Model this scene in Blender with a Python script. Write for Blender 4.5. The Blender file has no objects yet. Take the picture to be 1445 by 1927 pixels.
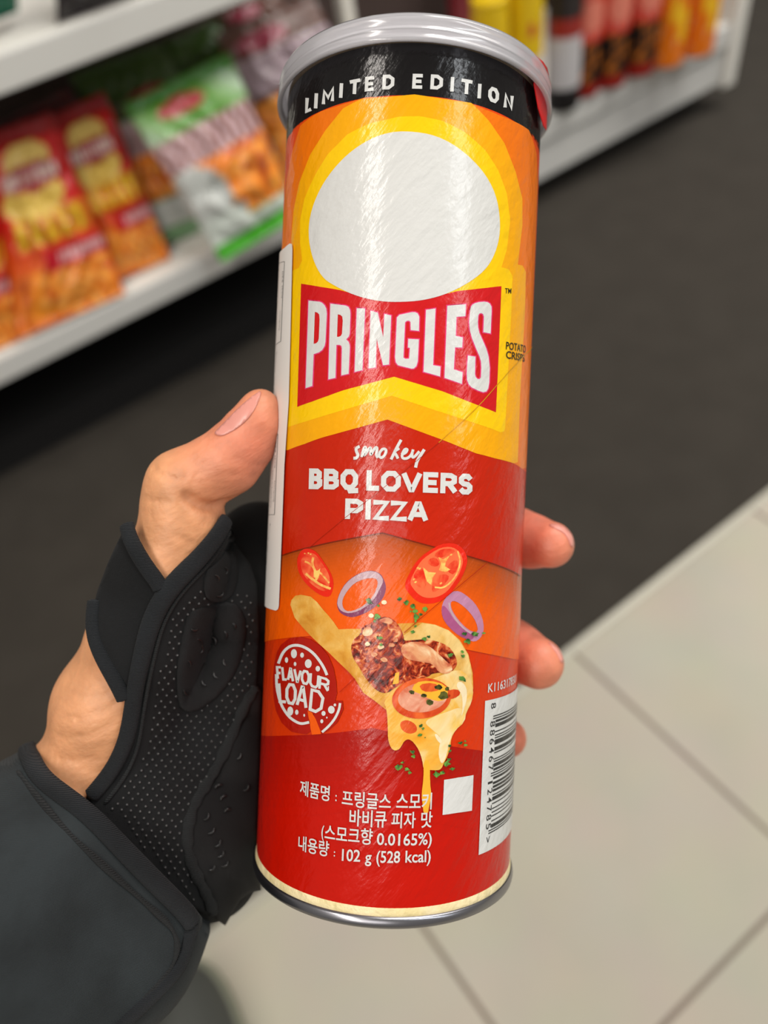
import bpy, bmesh, math, random
import numpy as np
from mathutils import Vector, Matrix, geometry as mgeo
random.seed(7); rng = np.random.default_rng(7)

# ------------------------------------------------------------------ camera, world, lights
F = 1463.8; CX, CY = 722.5, 963.5; H = 0.90
M = np.array([[0.79945546, 0.52419838, -0.2934059], [-0.5846052, 0.56650361, -0.58078432], [-0.1382307, 0.63583781, 0.7593435]])
u_, _, v_ = np.linalg.svd(M); M = u_ @ v_
CAM = np.array([0.0, 0.0, H])
sc = bpy.context.scene
cd = bpy.data.cameras.new('camera'); cam = bpy.data.objects.new('camera', cd); sc.collection.objects.link(cam)
mw = Matrix.Identity(4)
for i in range(3):
    for j in range(3): mw[i][j] = M[i][j]
    mw[i][3] = CAM[i]
cam.matrix_world = mw
cd.sensor_fit = 'HORIZONTAL'; cd.sensor_width = 7.0; cd.lens = 7.0 * F / 1445.0
cd.clip_start = 0.01; cd.clip_end = 100
cd.dof.use_dof = True; cd.dof.focus_distance = 0.196; cd.dof.aperture_fstop = 1.7
sc.camera = cam
sc.view_settings.view_transform = 'Standard'; sc.view_settings.look = 'None'; sc.view_settings.gamma = 1.0
sc.view_settings.use_curve_mapping = False
sc.view_settings.exposure = 0.0
wd = bpy.data.worlds.new('world'); sc.world = wd; wd.use_nodes = True
wd.node_tree.nodes['Background'].inputs[0].default_value = (1.0, 0.93, 0.86, 1); wd.node_tree.nodes['Background'].inputs[1].default_value = 0.27

def area(name, loc, target, sx, sy, power, col=(1, .95, .88)):
    l = bpy.data.lights.new(name, 'AREA'); l.shape = 'RECTANGLE'; l.size = sx; l.size_y = sy; l.energy = power; l.color = col
    o = bpy.data.objects.new(name, l); sc.collection.objects.link(o); o.location = loc
    o.rotation_euler = (Vector(target) - Vector(loc)).to_track_quat('-Z', 'Y').to_euler(); return o
def tube_light(name, a, b, w, power, col):
    a = Vector(a); b = Vector(b); c = (a + b) / 2
    l = bpy.data.lights.new(name, 'AREA'); l.shape = 'RECTANGLE'; L = (b - a).length; l.size = L; l.size_y = w; l.energy = power; l.color = col
    o = bpy.data.objects.new(name, l); sc.collection.objects.link(o)
    x = (b - a).normalized(); z = Vector((0, 0, 1)); y = z.cross(x).normalized(); z = x.cross(y)
    m = Matrix((x, y, z)).transposed().to_4x4(); m.translation = c; o.matrix_world = m; return o
# ceiling lamps of the shop and added fill strips (2.7 m up)
tube_light('ceiling_lamp_row_left', (-0.42, 0.66, 2.7), (-2.3, -1.6, 2.7), 0.075, 44, (1, .93, .86))
tube_light('ceiling_lamp_row_right', (1.10, -0.60, 2.7), (2.7, -3.9, 2.7), 0.17, 42, (.93, .97, 1))
tube_light('added_fill_aisle', (0.9, 0.30, 2.7), (4.2, 0.30, 2.7), 0.30, 66, (1, .96, .9))  # added fill strip, lengthened and strengthened to brighten the right-hand background
tube_light('added_fill_shelf', (1.3, 0.85, 2.7), (2.6, 0.85, 2.7), 0.20, 20, (1, .96, .9))  # extra light added to lift the low right-hand shelf, no known fixture
area('ceiling_lamp_panel', (-1.2, -1.6, 2.7), (0.1, 0.2, 0.7), 1.0, 1.0, 9, (1, .95, .9))

# ------------------------------------------------------------------ helpers
def s2l(c):
    r = []
    for x in c[:3]:
        x = x / 255.0
        r.append(x / 12.92 if x <= 0.04045 else ((x + 0.055) / 1.055) ** 2.4)
    return tuple(r) + (1.0,)
def ray(px, py):
    v = np.array([(px - CX), -(py - CY), -F]); return v / np.linalg.norm(v)
def c2w(p): return CAM + M @ np.asarray(p)
def at_z(px, py, z):
    r = M @ ray(px, py); return CAM + r * ((z - CAM[2]) / r[2])
def at_plane(px, py, p0, n):
    r = M @ ray(px, py); return CAM + r * (np.dot(np.array(p0) - CAM, n) / np.dot(r, n))
COL = sc.collection
def mesh_obj(name, verts, faces, mats=(), parent=None, smooth=True, mi=None):
    me = bpy.data.meshes.new(name); me.from_pydata([tuple(v) for v in verts], [], [tuple(f) for f in faces]); me.update()
    o = bpy.data.objects.new(name, me); COL.objects.link(o)
    for m in (mats if isinstance(mats, (list, tuple)) else [mats]): me.materials.append(m)
    if mi is not None: me.polygons.foreach_set('material_index', list(mi))
    if smooth: me.polygons.foreach_set('use_smooth', [True] * len(me.polygons))
    if parent: o.parent = parent
    return o
def bm_obj(name, bm, mats, parent=None, smooth=False):
    me = bpy.data.meshes.new(name); bm.to_mesh(me); bm.free()
    for m in (mats if isinstance(mats, (list, tuple)) else [mats]): me.materials.append(m)
    if smooth: me.polygons.foreach_set('use_smooth', [True] * len(me.polygons))
    o = bpy.data.objects.new(name, me); COL.objects.link(o)
    if parent: o.parent = parent
    return o
def empty(name, loc=(0, 0, 0)):
    o = bpy.data.objects.new(name, None); COL.objects.link(o); o.location = loc; o.empty_display_size = .02; return o
def tag(o, label=None, cat=None, group=None, kind=None):
    if label: o['label'] = label
    if cat: o['category'] = cat
    if group: o['group'] = group
    if kind: o['kind'] = kind
    return o
def keep_parent(o, p):
    bpy.context.view_layer.update(); o.parent = p; o.matrix_parent_inverse = p.matrix_world.inverted()
def nodes(name):
    m = bpy.data.materials.new(name); m.use_nodes = True; nt = m.node_tree; return m, nt, nt.nodes['Principled BSDF']
def mat(name, col, rough=.5, metal=0, bump=None, spec=.5, coat=0, mottle=None, coords='Object'):
    m, nt, b = nodes(name); N = nt.nodes; L = nt.links
    b.inputs['Base Color'].default_value = s2l(col); b.inputs['Roughness'].default_value = rough; b.inputs['Metallic'].default_value = metal
    b.inputs['Specular IOR Level'].default_value = spec; b.inputs['Coat Weight'].default_value = coat; b.inputs['Coat Roughness'].default_value = .08
    tc = N.new('ShaderNodeTexCoord')
    if mottle:
        n = N.new('ShaderNodeTexNoise'); n.inputs['Scale'].default_value = mottle[1]; n.inputs['Detail'].default_value = 6
        L.new(tc.outputs[coords], n.inputs['Vector'])
        r = N.new('ShaderNodeValToRGB'); r.color_ramp.elements[0].color = s2l(col); r.color_ramp.elements[1].color = s2l(mottle[0])
        r.color_ramp.elements[0].position = .38; r.color_ramp.elements[1].position = .62
        L.new(n.outputs['Fac'], r.inputs['Fac']); L.new(r.outputs['Color'], b.inputs['Base Color'])
    if bump:
        n = N.new('ShaderNodeTexNoise'); n.inputs['Scale'].default_value = bump[0]; n.inputs['Detail'].default_value = 4
        L.new(tc.outputs[coords], n.inputs['Vector'])
        bp = N.new('ShaderNodeBump'); bp.inputs['Strength'].default_value = bump[1]; bp.inputs['Distance'].default_value = bump[2]
        L.new(n.outputs['Fac'], bp.inputs['Height']); L.new(bp.outputs['Normal'], b.inputs['Normal'])
    return m
def box(bm, x0, x1, y0, y1, z0, z1, bev=0.0, mi=0):
    r = bmesh.ops.create_cube(bm, size=1)
    for v in r['verts']: v.co = Vector(((x0 + x1) / 2 + v.co.x * (x1 - x0), (y0 + y1) / 2 + v.co.y * (y1 - y0), (z0 + z1) / 2 + v.co.z * (z1 - z0)))
    fs = {f for v in r['verts'] for f in v.link_faces}
    for f in fs: f.material_index = mi
    if bev:
        es = list({e for v in r['verts'] for e in v.link_edges}); bmesh.ops.bevel(bm, geom=es, offset=bev, segments=2, affect='EDGES', profile=.6)
def lathe(prof, n=128, closed=False):
    vs = []; fs = []
    for i in range(n):
        a = 2 * math.pi * i / n
        for r, z in prof: vs.append((r * math.sin(a), -r * math.cos(a), z))
    k = len(prof)
    for i in range(n):
        j = (i + 1) % n
        for q in range(k - 1 + (1 if closed else 0)):
            q2 = (q + 1) % k
            fs.append((i * k + q, j * k + q, j * k + q2, i * k + q2))
    return vs, fs
def chaikin(p, it=2, closed=True):
    p = [np.array(q, float) for q in p]
    for _ in range(it):
        r = []; n = len(p)
        for i in range(n if closed else n - 1):
            a = p[i]; b = p[(i + 1) % n]; r += [a * .75 + b * .25, a * .25 + b * .75]
        if not closed: r = [p[0]] + r + [p[-1]]
        p = r
    return [tuple(q) for q in p]
def T(ox, oy, s, pts): return [(ox + x / s, oy + y / s) for x, y in pts]

# ------------------------------------------------------------------ the floor
def tile_mat():
    m, nt, b = nodes('porcelain_tile'); N = nt.nodes; L = nt.links
    tc = N.new('ShaderNodeTexCoord'); mp = N.new('ShaderNodeMapping'); mp.inputs['Location'].default_value = (-.0438 + .3465 * 20, .0019 + .3465 * 20, 0)
    br = N.new('ShaderNodeTexBrick'); br.offset = 0; br.squash = 1; br.inputs['Scale'].default_value = 1
    br.inputs['Brick Width'].default_value = .3465; br.inputs['Row Height'].default_value = .3465; br.inputs['Mortar Size'].default_value = .0034; br.inputs['Mortar Smooth'].default_value = .3
    br.inputs['Color1'].default_value = s2l((180, 172, 151)); br.inputs['Color2'].default_value = s2l((176, 168, 147)); br.inputs['Mortar'].default_value = s2l((122, 108, 88))
    L.new(tc.outputs['Object'], mp.inputs['Vector']); L.new(mp.outputs['Vector'], br.inputs['Vector'])
    n = N.new('ShaderNodeTexNoise'); n.inputs['Scale'].default_value = 9; n.inputs['Detail'].default_value = 5; L.new(tc.outputs['Object'], n.inputs['Vector'])
    mx = N.new('ShaderNodeMixRGB'); mx.blend_type = 'MULTIPLY'; mx.inputs['Fac'].default_value = .22
    L.new(br.outputs['Color'], mx.inputs['Color1']); L.new(n.outputs['Color'], mx.inputs['Color2'])
    hs = N.new('ShaderNodeHueSaturation'); hs.inputs['Saturation'].default_value = .82; L.new(mx.outputs['Color'], hs.inputs['Color'])
    L.new(hs.outputs['Color'], b.inputs['Base Color']); b.inputs['Roughness'].default_value = .55
    return m
YS = .342
bm = bmesh.new(); box(bm, -4, 6, -4, YS - .010, -.03, 0)
tag(bm_obj('floor', bm, tile_mat()), kind='structure')
bm = bmesh.new(); box(bm, -4, 6, YS, 8, -.03, 0)
tag(bm_obj('floor', bm, mat('dark_carpet', (47, 42, 35), .95, bump=(900, .5, .002), mottle=((51, 46, 39), 14))), kind='structure')
bm = bmesh.new(); box(bm, -4, 6, YS - .0105, YS + .0005, -.03, .003, .0015)
tag(bm_obj('trim_1', bm, mat('metal_strip', (168, 165, 152), .4, .35)), kind='structure')

# ------------------------------------------------------------------ the shelving
M_white = mat('white_shelf_paint', (232, 230, 222), .38)
M_face = mat('shelf_face_paint', (214, 214, 210), .45)
M_back = mat('shelf_back', (60, 46, 42), .7)
M_black = mat('black_plinth', (12, 11, 11), .8)
YF = 1.147; XE = None
P_end = at_plane(1365, 178, (0, YF, 0), np.array([0, 1., 0])); XE = P_end[0]
XM = at_plane(700, 380, (0, YF, 0), np.array([0, 1., 0]))[0]
def shelf(name, x0, x1, z0, z1, label, rails):
    t = empty(name, ((x0 + x1) / 2, YF + .2, z0)); tag(t, label, 'shelf')
    def add(n, a, m, bev=.002):
        b = bmesh.new(); box(b, *a, bev); o = bm_obj(n, b, m, t); o.location = -Vector(t.location); return o
    add('shelf_board', (x0, x1, YF + .009, YF + .42, z0 + .004, z1), M_white)
    for n, zz0, zz1, y0 in rails: add(n, (x0, x1, y0, YF + .012, zz0, zz1), M_face)
    return t
shelf('shelf', -1.2, XM, .200, .241, 'lower white shelf board carrying the bags of fries snacks', [('front_rail', .200, .238, YF)])
shelf('shelf', -1.2, XM, .557, .600, 'upper white shelf board above the snack bags, at the top left corner', [('front_rail', .557, .597, YF)])
shelf('shelf', XM + .003, XE - .03, .060, .188, 'low white shelf with a grooved front lip under the snack canisters', [('base_rail', .060, .132, YF + .001), ('price_rail', .141, .185, YF - .006)])
bm = bmesh.new(); box(bm, -1.2, XE - .03, YF + .43, YF + .45, 0, 1.5)
o = tag(bm_obj('shelf_back_panel', bm, M_back), 'dark brown back panel behind all the shelved snacks', 'panel')
bm = bmesh.new(); box(bm, -1.2, XE - .04, YF + .07, YF + .42, 0, .058)
tag(bm_obj('shelf_plinth', bm, M_black), 'black recessed plinth under the white shelves', 'plinth')
bm = bmesh.new(); box(bm, XE - .029, XE + .008, YF - .012, YF + .45, .05, 1.5, .004)
tag(bm_obj('end_panel', bm, M_white), 'white upright end panel at the right end of the shelving', 'panel')
pw = at_plane(640, 6, (0, YF + .36, 0), np.array([0, 1., 0]))
bm = bmesh.new(); box(bm, pw[0] - .012, pw[0] + .012, YF + .33, YF + .36, 0.30, 1.5, .003)
tag(bm_obj('shelf_upright', bm, M_white), 'narrow white upright showing just above the lid of the canister', 'upright')

# ---- snack bags
def print_mat(name, rough=.28, bump=.6):
    m, nt, b = nodes(name); N = nt.nodes; L = nt.links
    a = N.new('ShaderNodeVertexColor'); a.layer_name = 'print'; L.new(a.outputs['Color'], b.inputs['Base Color'])
    b.inputs['Roughness'].default_value = rough
    tc = N.new('ShaderNodeTexCoord'); n = N.new('ShaderNodeTexNoise'); n.inputs['Scale'].default_value = 26; n.inputs['Detail'].default_value = 3
    L.new(tc.outputs['Object'], n.inputs['Vector']); bp = N.new('ShaderNodeBump'); bp.inputs['Strength'].default_value = bump; bp.inputs['Distance'].default_value = .012
    L.new(n.outputs['Fac'], bp.inputs['Height']); L.new(bp.outputs['Normal'], b.inputs['Normal'])
    return m
M_foil = print_mat('printed_foil', .19, 1.0); M_tube = print_mat('printed_card', .35, .05)
def nz(x, y, s=0):
    return .5 + .5 * math.sin(x * 12.3 + 3.1 * math.sin(y * 7.7 + s) + s) * math.sin(y * 15.1 + 2.7 * math.sin(x * 9.1 + s * 2))
def lerp(a, b, t): return tuple(a[i] * (1 - t) + b[i] * t for i in range(3))
def fries(u, v, s=0):
    w1 = math.sin(u * 7 + v * 5 + s) * 2.2 + math.sin(v * 13 - u * 6 + s * 2) * 1.6; t = abs(math.sin((u * 1.1 + v * 1.3) * 17 + w1)); q = nz(u * 1.4, v * 1.6, s)
    return lerp(lerp((176, 66, 12), (246, 146, 40), t), (255, 205, 120), max(0, q - .4))
def inell(u, v, cx, cy, rx, ry, rot=0):
    c, s_ = math.cos(rot), math.sin(rot); a = (u - cx) * c + (v - cy) * s_; b = -(u - cx) * s_ + (v - cy) * c
    return (a / rx) ** 2 + (b / ry) ** 2 < 1
def col_red(u, v):        # v: 0 bottom, 1 top
    if inell(u, v, .45, .74, .36, .075): return (150, 30, 36) if not (int(u * 28) % 2 and abs(v - .74) < .035) else (236, 214, 205)
    if inell(u, v, .46, .83, .30, .085): return (228, 196, 110)
    if inell(u, v, .42, .64, .36, .10): return (224, 190, 90)
    if .40 < v < .56 and .12 < u < .95: return (226, 184, 40) if int(u * 13 + v * 2) % 2 else (190, 96, 20)
    if .26 < v < .37 and u > .35: return (222, 190, 190) if (abs(v - .315) < .022 and int(u * 30) % 2 and u > .5) else (186, 14, 34)
    if v < .30 and .04 < u < .97: return fries(u, v, 1)
    if v > .90: return (150, 12, 16)
    return lerp((196, 20, 20), (214, 90, 20), max(0, min(1, (.62 - v) * 3)))
def col_green(u, v):
    if v > .93: return (52, 110, 24)
    if inell(u, v, .4, .87, .22, .05): return (168, 60, 66)
    if .56 < v < .74: return (206, 176, 180) if int((u * 1.0 + v * .2) * 22) % 2 else (120, 70, 60)
    if v < .16 or (v < .26 and u < .5): return (70, 170, 40) if v < .10 else (196, 204, 196)
    if inell(u, v, .12, .36, .28, .2): return (190, 194, 190)
    if .18 < v < .60: return fries(u, v, 2) if nz(u, v) > .12 else (150, 24, 14)
    return lerp((180, 205, 178), (80, 140, 40), abs(math.sin(u * 3 + v * 4)))
def col_greengrey(u, v):
    if v > .88: return (70, 70, 40)
    if .62 < v < .86: return (200, 170, 176) if int(u * 16) % 2 else (150, 120, 118)
    if .30 < v < .62: return fries(u, v, 3)
    if .10 < v < .30: return (176, 182, 176) if int(u * 26) % 2 and .15 < v < .22 else (198, 202, 198)
    return (120, 160, 116)
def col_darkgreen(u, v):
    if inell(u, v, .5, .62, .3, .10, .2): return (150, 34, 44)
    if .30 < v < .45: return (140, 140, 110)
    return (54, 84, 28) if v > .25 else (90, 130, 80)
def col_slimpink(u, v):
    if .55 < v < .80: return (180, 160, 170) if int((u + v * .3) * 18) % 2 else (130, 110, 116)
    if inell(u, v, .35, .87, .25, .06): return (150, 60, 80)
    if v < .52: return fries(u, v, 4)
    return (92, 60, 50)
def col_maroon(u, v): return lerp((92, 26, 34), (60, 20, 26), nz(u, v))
def col_dark(u, v): return lerp((40, 34, 36), (150, 60, 64), 1 if inell(u, v, .55, .2, .15, .1) else 0)
def col_teal(u, v): return (14, 96, 72)
PHI = math.radians(24)
def bag(px, yb, zb, colf, label, phi=PHI, thick=.055, cols=44, rows=60, group='snack bags on the lower shelf', seed=0):
    n = np.array([0, -math.cos(phi), math.sin(phi)])
    if yb is None: yb = (at_z(*px[2], zb)[1] + at_z(*px[3], zb)[1]) / 2
    p0 = np.array([0, yb, zb])
    TL, TR, BR, BL = [at_plane(x, y, p0, n) for x, y in px]
    vs = []; fs = []; cs = []
    for side in (1, -1):
        for j in range(rows + 1):
            v = j / rows
            for i in range(cols + 1):
                u = i / cols
                P = (BL * (1 - u) + BR * u) * (1 - v) + (TL * (1 - u) + TR * u) * v
                e = max(0, min(u, 1 - u) * 2); w = max(0, min(v - .05, .95 - v) / .45)
                b = (1 - (1 - min(1, e)) ** 2.2) ** .6 * (1 - (1 - min(1, w)) ** 2.4) if w > 0 else 0
                wr = (.0035 * math.sin(u * 31 + seed + 4 * math.sin(v * 11 + seed)) + .006 * math.sin(u * 9 + v * 14 + seed * 2 + 2 * math.sin(v * 8 + seed)) * math.sin(u * 7 - v * 11 + seed)) * b + (.0025 * math.sin(u * 60 + seed) if (v < .05 or v > .95) else 0)
                P = P + n * (side * b * thick * .5 + wr + .0006 * side)
                vs.append(P); cs.append(s2l(colf(u, v)) if side > 0 else s2l((120, 110, 100)))
    k = (cols + 1) * (rows + 1)
    for sd in (0, 1):
        for j in range(rows):
            for i in range(cols):
                a = sd * k + j * (cols + 1) + i; q = (a, a + 1, a + cols + 2, a + cols + 1); fs.append(q if sd == 0 else q[::-1])
    rim = [j * (cols + 1) for j in range(rows + 1)], [j * (cols + 1) + cols for j in range(rows + 1)]
    for r_ in rim:
        for a, b in zip(r_, r_[1:]): fs.append((a, b, b + k, a + k))
    for a in range(cols): fs.append((a, a + 1, a + 1 + k, a + k)); q = rows * (cols + 1) + a; fs.append((q, q + 1, q + 1 + k, q + k))
    zz = min(v[2] for v in vs) - zb
    if zz < 0: vs = [v + np.array([0, 0, -zz]) for v in vs]
    c = (BL + BR) / 2
    o = mesh_obj('snack_bag', [v - c for v in vs], fs, M_foil); o.location = c
    ca = o.data.color_attributes.new('print', 'FLOAT_COLOR', 'POINT'); ca.data.foreach_set('color', np.array(cs, dtype=np.float32).ravel())
    return tag(o, label, 'snack bag', group)
ZB = .243
bag([(-150, 330), (-20, 285), (40, 640), (-90, 700)], None, ZB, col_red, 'red fries bag cut off by the left edge of the photo', seed=5)
bag([(-28, 262), (98, 218), (238, 556), (40, 642)], None, ZB, col_red, 'big red and yellow fries bag at the front left, lowest in the photo', seed=1)
bag([(88, 228), (196, 176), (322, 488), (212, 536)], None, ZB, col_red, 'red and yellow fries bag between the big front left one and the green bags', seed=2)
bag([(190, 210), (262, 186), (392, 432), (292, 472)], None, ZB, col_greengrey, 'narrow grey and green fries bag squeezed beside the second red bag', seed=3)
bag([(236, 208), (432, 108), (566, 410), (420, 500)], None, ZB, col_green, 'wide pale green bag with fries and a bright green foot, left of the canister', seed=4)
bag([(425, 140), (600, 60), (720, 300), (560, 400)], YF + .12, ZB, col_slimpink, 'fries bag mostly hidden behind the canister at its upper left', seed=6)
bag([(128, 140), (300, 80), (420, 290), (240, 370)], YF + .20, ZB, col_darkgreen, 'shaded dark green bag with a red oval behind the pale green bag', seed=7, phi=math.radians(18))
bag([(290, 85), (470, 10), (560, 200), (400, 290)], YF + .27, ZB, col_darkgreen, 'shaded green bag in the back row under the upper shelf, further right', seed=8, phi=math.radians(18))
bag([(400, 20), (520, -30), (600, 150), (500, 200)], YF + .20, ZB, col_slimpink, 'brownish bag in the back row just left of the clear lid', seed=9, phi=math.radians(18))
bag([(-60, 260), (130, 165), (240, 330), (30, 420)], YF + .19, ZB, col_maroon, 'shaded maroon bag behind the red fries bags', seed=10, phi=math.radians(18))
bag([(110, -160), (300, -240), (300, 0), (118, 72)], YF + .02, .602, col_dark, 'dark grey bag standing on the upper shelf', thick=.07, group='things on the upper shelf', phi=math.radians(6))
bag([(-60, -150), (30, -190), (34, 22), (-50, 56)], YF + .06, .602, col_teal, 'teal green bag on the upper shelf in the very corner', thick=.05, group='things on the upper shelf', phi=math.radians(6))

# ---- snack tubs and canisters on the low shelf
def canister(px, py, r, h, colf, label, name='snack_canister', cat='canister', grp='snack canisters on the low shelf'):
    z0 = .189; b = at_z(px, py, z0); c = b + np.array([0, r, 0])
    n = 48; prof = [(0, 0), (r * .96, 0), (r, .003)] + [(r, .003 + (h - .01) * i / 50) for i in range(1, 51)] + [(r * 1.02, h - .006), (r * 1.02, h), (r * .9, h + .001), (0, h + .001)]
    vs, fs = lathe(prof, n); o = mesh_obj(name, vs, fs, M_tube); o.location = c; o.rotation_euler.z = -.35
    k = len(prof); cs = []
    for i in range(n):
        for q, (rr, z) in enumerate(prof): cs.append(s2l(colf(i / n, z / h)))
    ca = o.data.color_attributes.new('print', 'FLOAT_COLOR', 'POINT'); ca.data.foreach_set('color', np.array(cs, dtype=np.float32).ravel())
    return tag(o, label, cat, grp)
def c_orange(u, v): return (244, 190, 30) if inell((u + .1) % 1, v, .14, .33, .06, .14) or inell((u + .55) % 1, v, .5, .45, .05, .1) else ((240, 200, 160) if nz(u * 5, v * 3, 2) > .93 else (232, 118, 8))
def c_redblk(u, v):
    uu = (u + .5) % 1 - .5
    if v < .10: return (150, 22, 16)
    if v < .42: return (196, 110, 30) if nz(u * 3, v * 2.2, 1) > .66 else (26, 16, 14)
    if inell(uu, v, 0, .62, .13, .12): return (226, 130, 110)
    return (206, 60, 36) if nz(u * 2, v * 2, 4) > .2 else (214, 120, 120)
def c_blkwht(u, v): return (24, 22, 24) if v < .18 or v > .85 else ((196, 194, 196) if v < .55 else (150, 40, 34) if v < .7 else (40, 34, 36))
def c_yellow(u, v): return (196, 190, 188) if v < .52 else ((190, 50, 40) if inell((u + .5) % 1, v, .5, .72, .04, .05) else (226, 188, 12))
for i, (x, y, cf, lb) in enumerate([
        (1334, 104, c_orange, 'orange snack canister nearest the white end panel'),
        (1277, 124, c_orange, 'orange snack canister beside the red ones, second from the end panel'),
        (1222, 140, c_redblk, 'red and black snack canister next to the orange ones'),
        (1168, 162, c_redblk, 'red and black snack canister in the middle of three'),
        (1118, 180, c_redblk, 'red and black snack canister beside the black and white one'),
        (1080, 206, c_blkwht, 'black and white snack canister beside the yellow tubs'),
        (1010, 236, c_yellow, 'yellow snack tub with white foot, right of the lid edge'),
        (950, 262, c_yellow, 'yellow snack tub mostly hidden behind the clear lid')]):
    canister(x, y, .0325, .235, cf, lb)
for x, y, lb in [(905, 120, 'dark red tub in the back row above the lid'), (1150, 60, 'dark red tub in the back row behind the red and black canisters'), (1010, 110, 'dark red tub behind the yellow tubs')]:
    canister(x, y, .040, .26, lambda u, v: (120, 30, 40) if v < .8 else (60, 20, 26), lb)

# ------------------------------------------------------------------ the canister in the hand
R = .0365
AO = np.array([.00386915, 0, -.22708045]); AD = np.array([.04213143, .99911116, .00135408]); AD /= np.linalg.norm(AD)
tow = -(AO - (AO @ AD) * AD); tow /= np.linalg.norm(tow)                 # from the axis towards the viewer
rgt = np.cross(AD, tow)
can = empty('snack_canister'); tag(can, 'large red and yellow crisp canister held upright in the gloved hand', 'canister')
cm = Matrix.Identity(4)
for i in range(3):
    cm[i][0] = (M @ rgt)[i]; cm[i][1] = -(M @ tow)[i]; cm[i][2] = (M @ AD)[i]; cm[i][3] = c2w(AO)[i]
can.matrix_world = cm
def uh(px, py, r=R):
    v = ray(px, py); vp = v - (v @ AD) * AD; op = -(AO - (AO @ AD) * AD)
    a = vp @ vp; b = vp @ op; c = op @ op - r * r; disc = max(0, b * b - a * c); t = (-b - math.sqrt(disc)) / a
    X = v * t - AO; h = X @ AD; q = X - h * AD
    return (R * math.atan2(q @ rgt, q @ tow), h)
def foil_label_mat(name, col, rough=.22, mottle=None):
    m, nt, b = nodes(name); N = nt.nodes; L = nt.links
    b.inputs['Base Color'].default_value = s2l(col); b.inputs['Roughness'].default_value = rough
    b.inputs['Specular IOR Level'].default_value = .34
    tc = N.new('ShaderNodeTexCoord')
    if mottle:
        kind, scale, stops = mottle
        n = N.new('ShaderNodeTexNoise'); n.inputs['Scale'].default_value = scale; n.inputs['Detail'].default_value = 5; n.inputs['Distortion'].default_value = kind
        L.new(tc.outputs['Object'], n.inputs['Vector']); r = N.new('ShaderNodeValToRGB'); e = r.color_ramp.elements
        e[0].position, e[0].color = stops[0][0], s2l(stops[0][1]); e[1].position, e[1].color = stops[-1][0], s2l(stops[-1][1])
        for p, c in stops[1:-1]: x = e.new(p); x.color = s2l(c)
        L.new(n.outputs['Fac'], r.inputs['Fac']); L.new(r.outputs['Color'], b.inputs['Base Color'])
    m0 = N.new('ShaderNodeMapping'); m0.inputs['Rotation'].default_value = (0, math.radians(52), 0); L.new(tc.outputs['Object'], m0.inputs['Vector'])
    mp = N.new('ShaderNodeMapping'); mp.inputs['Scale'].default_value = (.34, 1, 1.15); L.new(m0.outputs['Vector'], mp.inputs['Vector'])
    n = N.new('ShaderNodeTexNoise'); n.inputs['Scale'].default_value = 300; n.inputs['Detail'].default_value = 3; L.new(mp.outputs['Vector'], n.inputs['Vector'])
    n2 = N.new('ShaderNodeTexNoise'); n2.inputs['Scale'].default_value = 900; n2.inputs['Detail'].default_value = 2; L.new(tc.outputs['Object'], n2.inputs['Vector'])
    bp = N.new('ShaderNodeBump'); bp.inputs['Strength'].default_value = .5; bp.inputs['Distance'].default_value = .0008
    b2 = N.new('ShaderNodeBump'); b2.inputs['Strength'].default_value = .25; b2.inputs['Distance'].default_value = .0002
    L.new(n.outputs['Fac'], bp.inputs['Height']); L.new(n2.outputs['Fac'], b2.inputs['Height']); L.new(bp.outputs['Normal'], b2.inputs['Normal']); L.new(b2.outputs['Normal'], b.inputs['Normal'])
    return m
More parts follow.
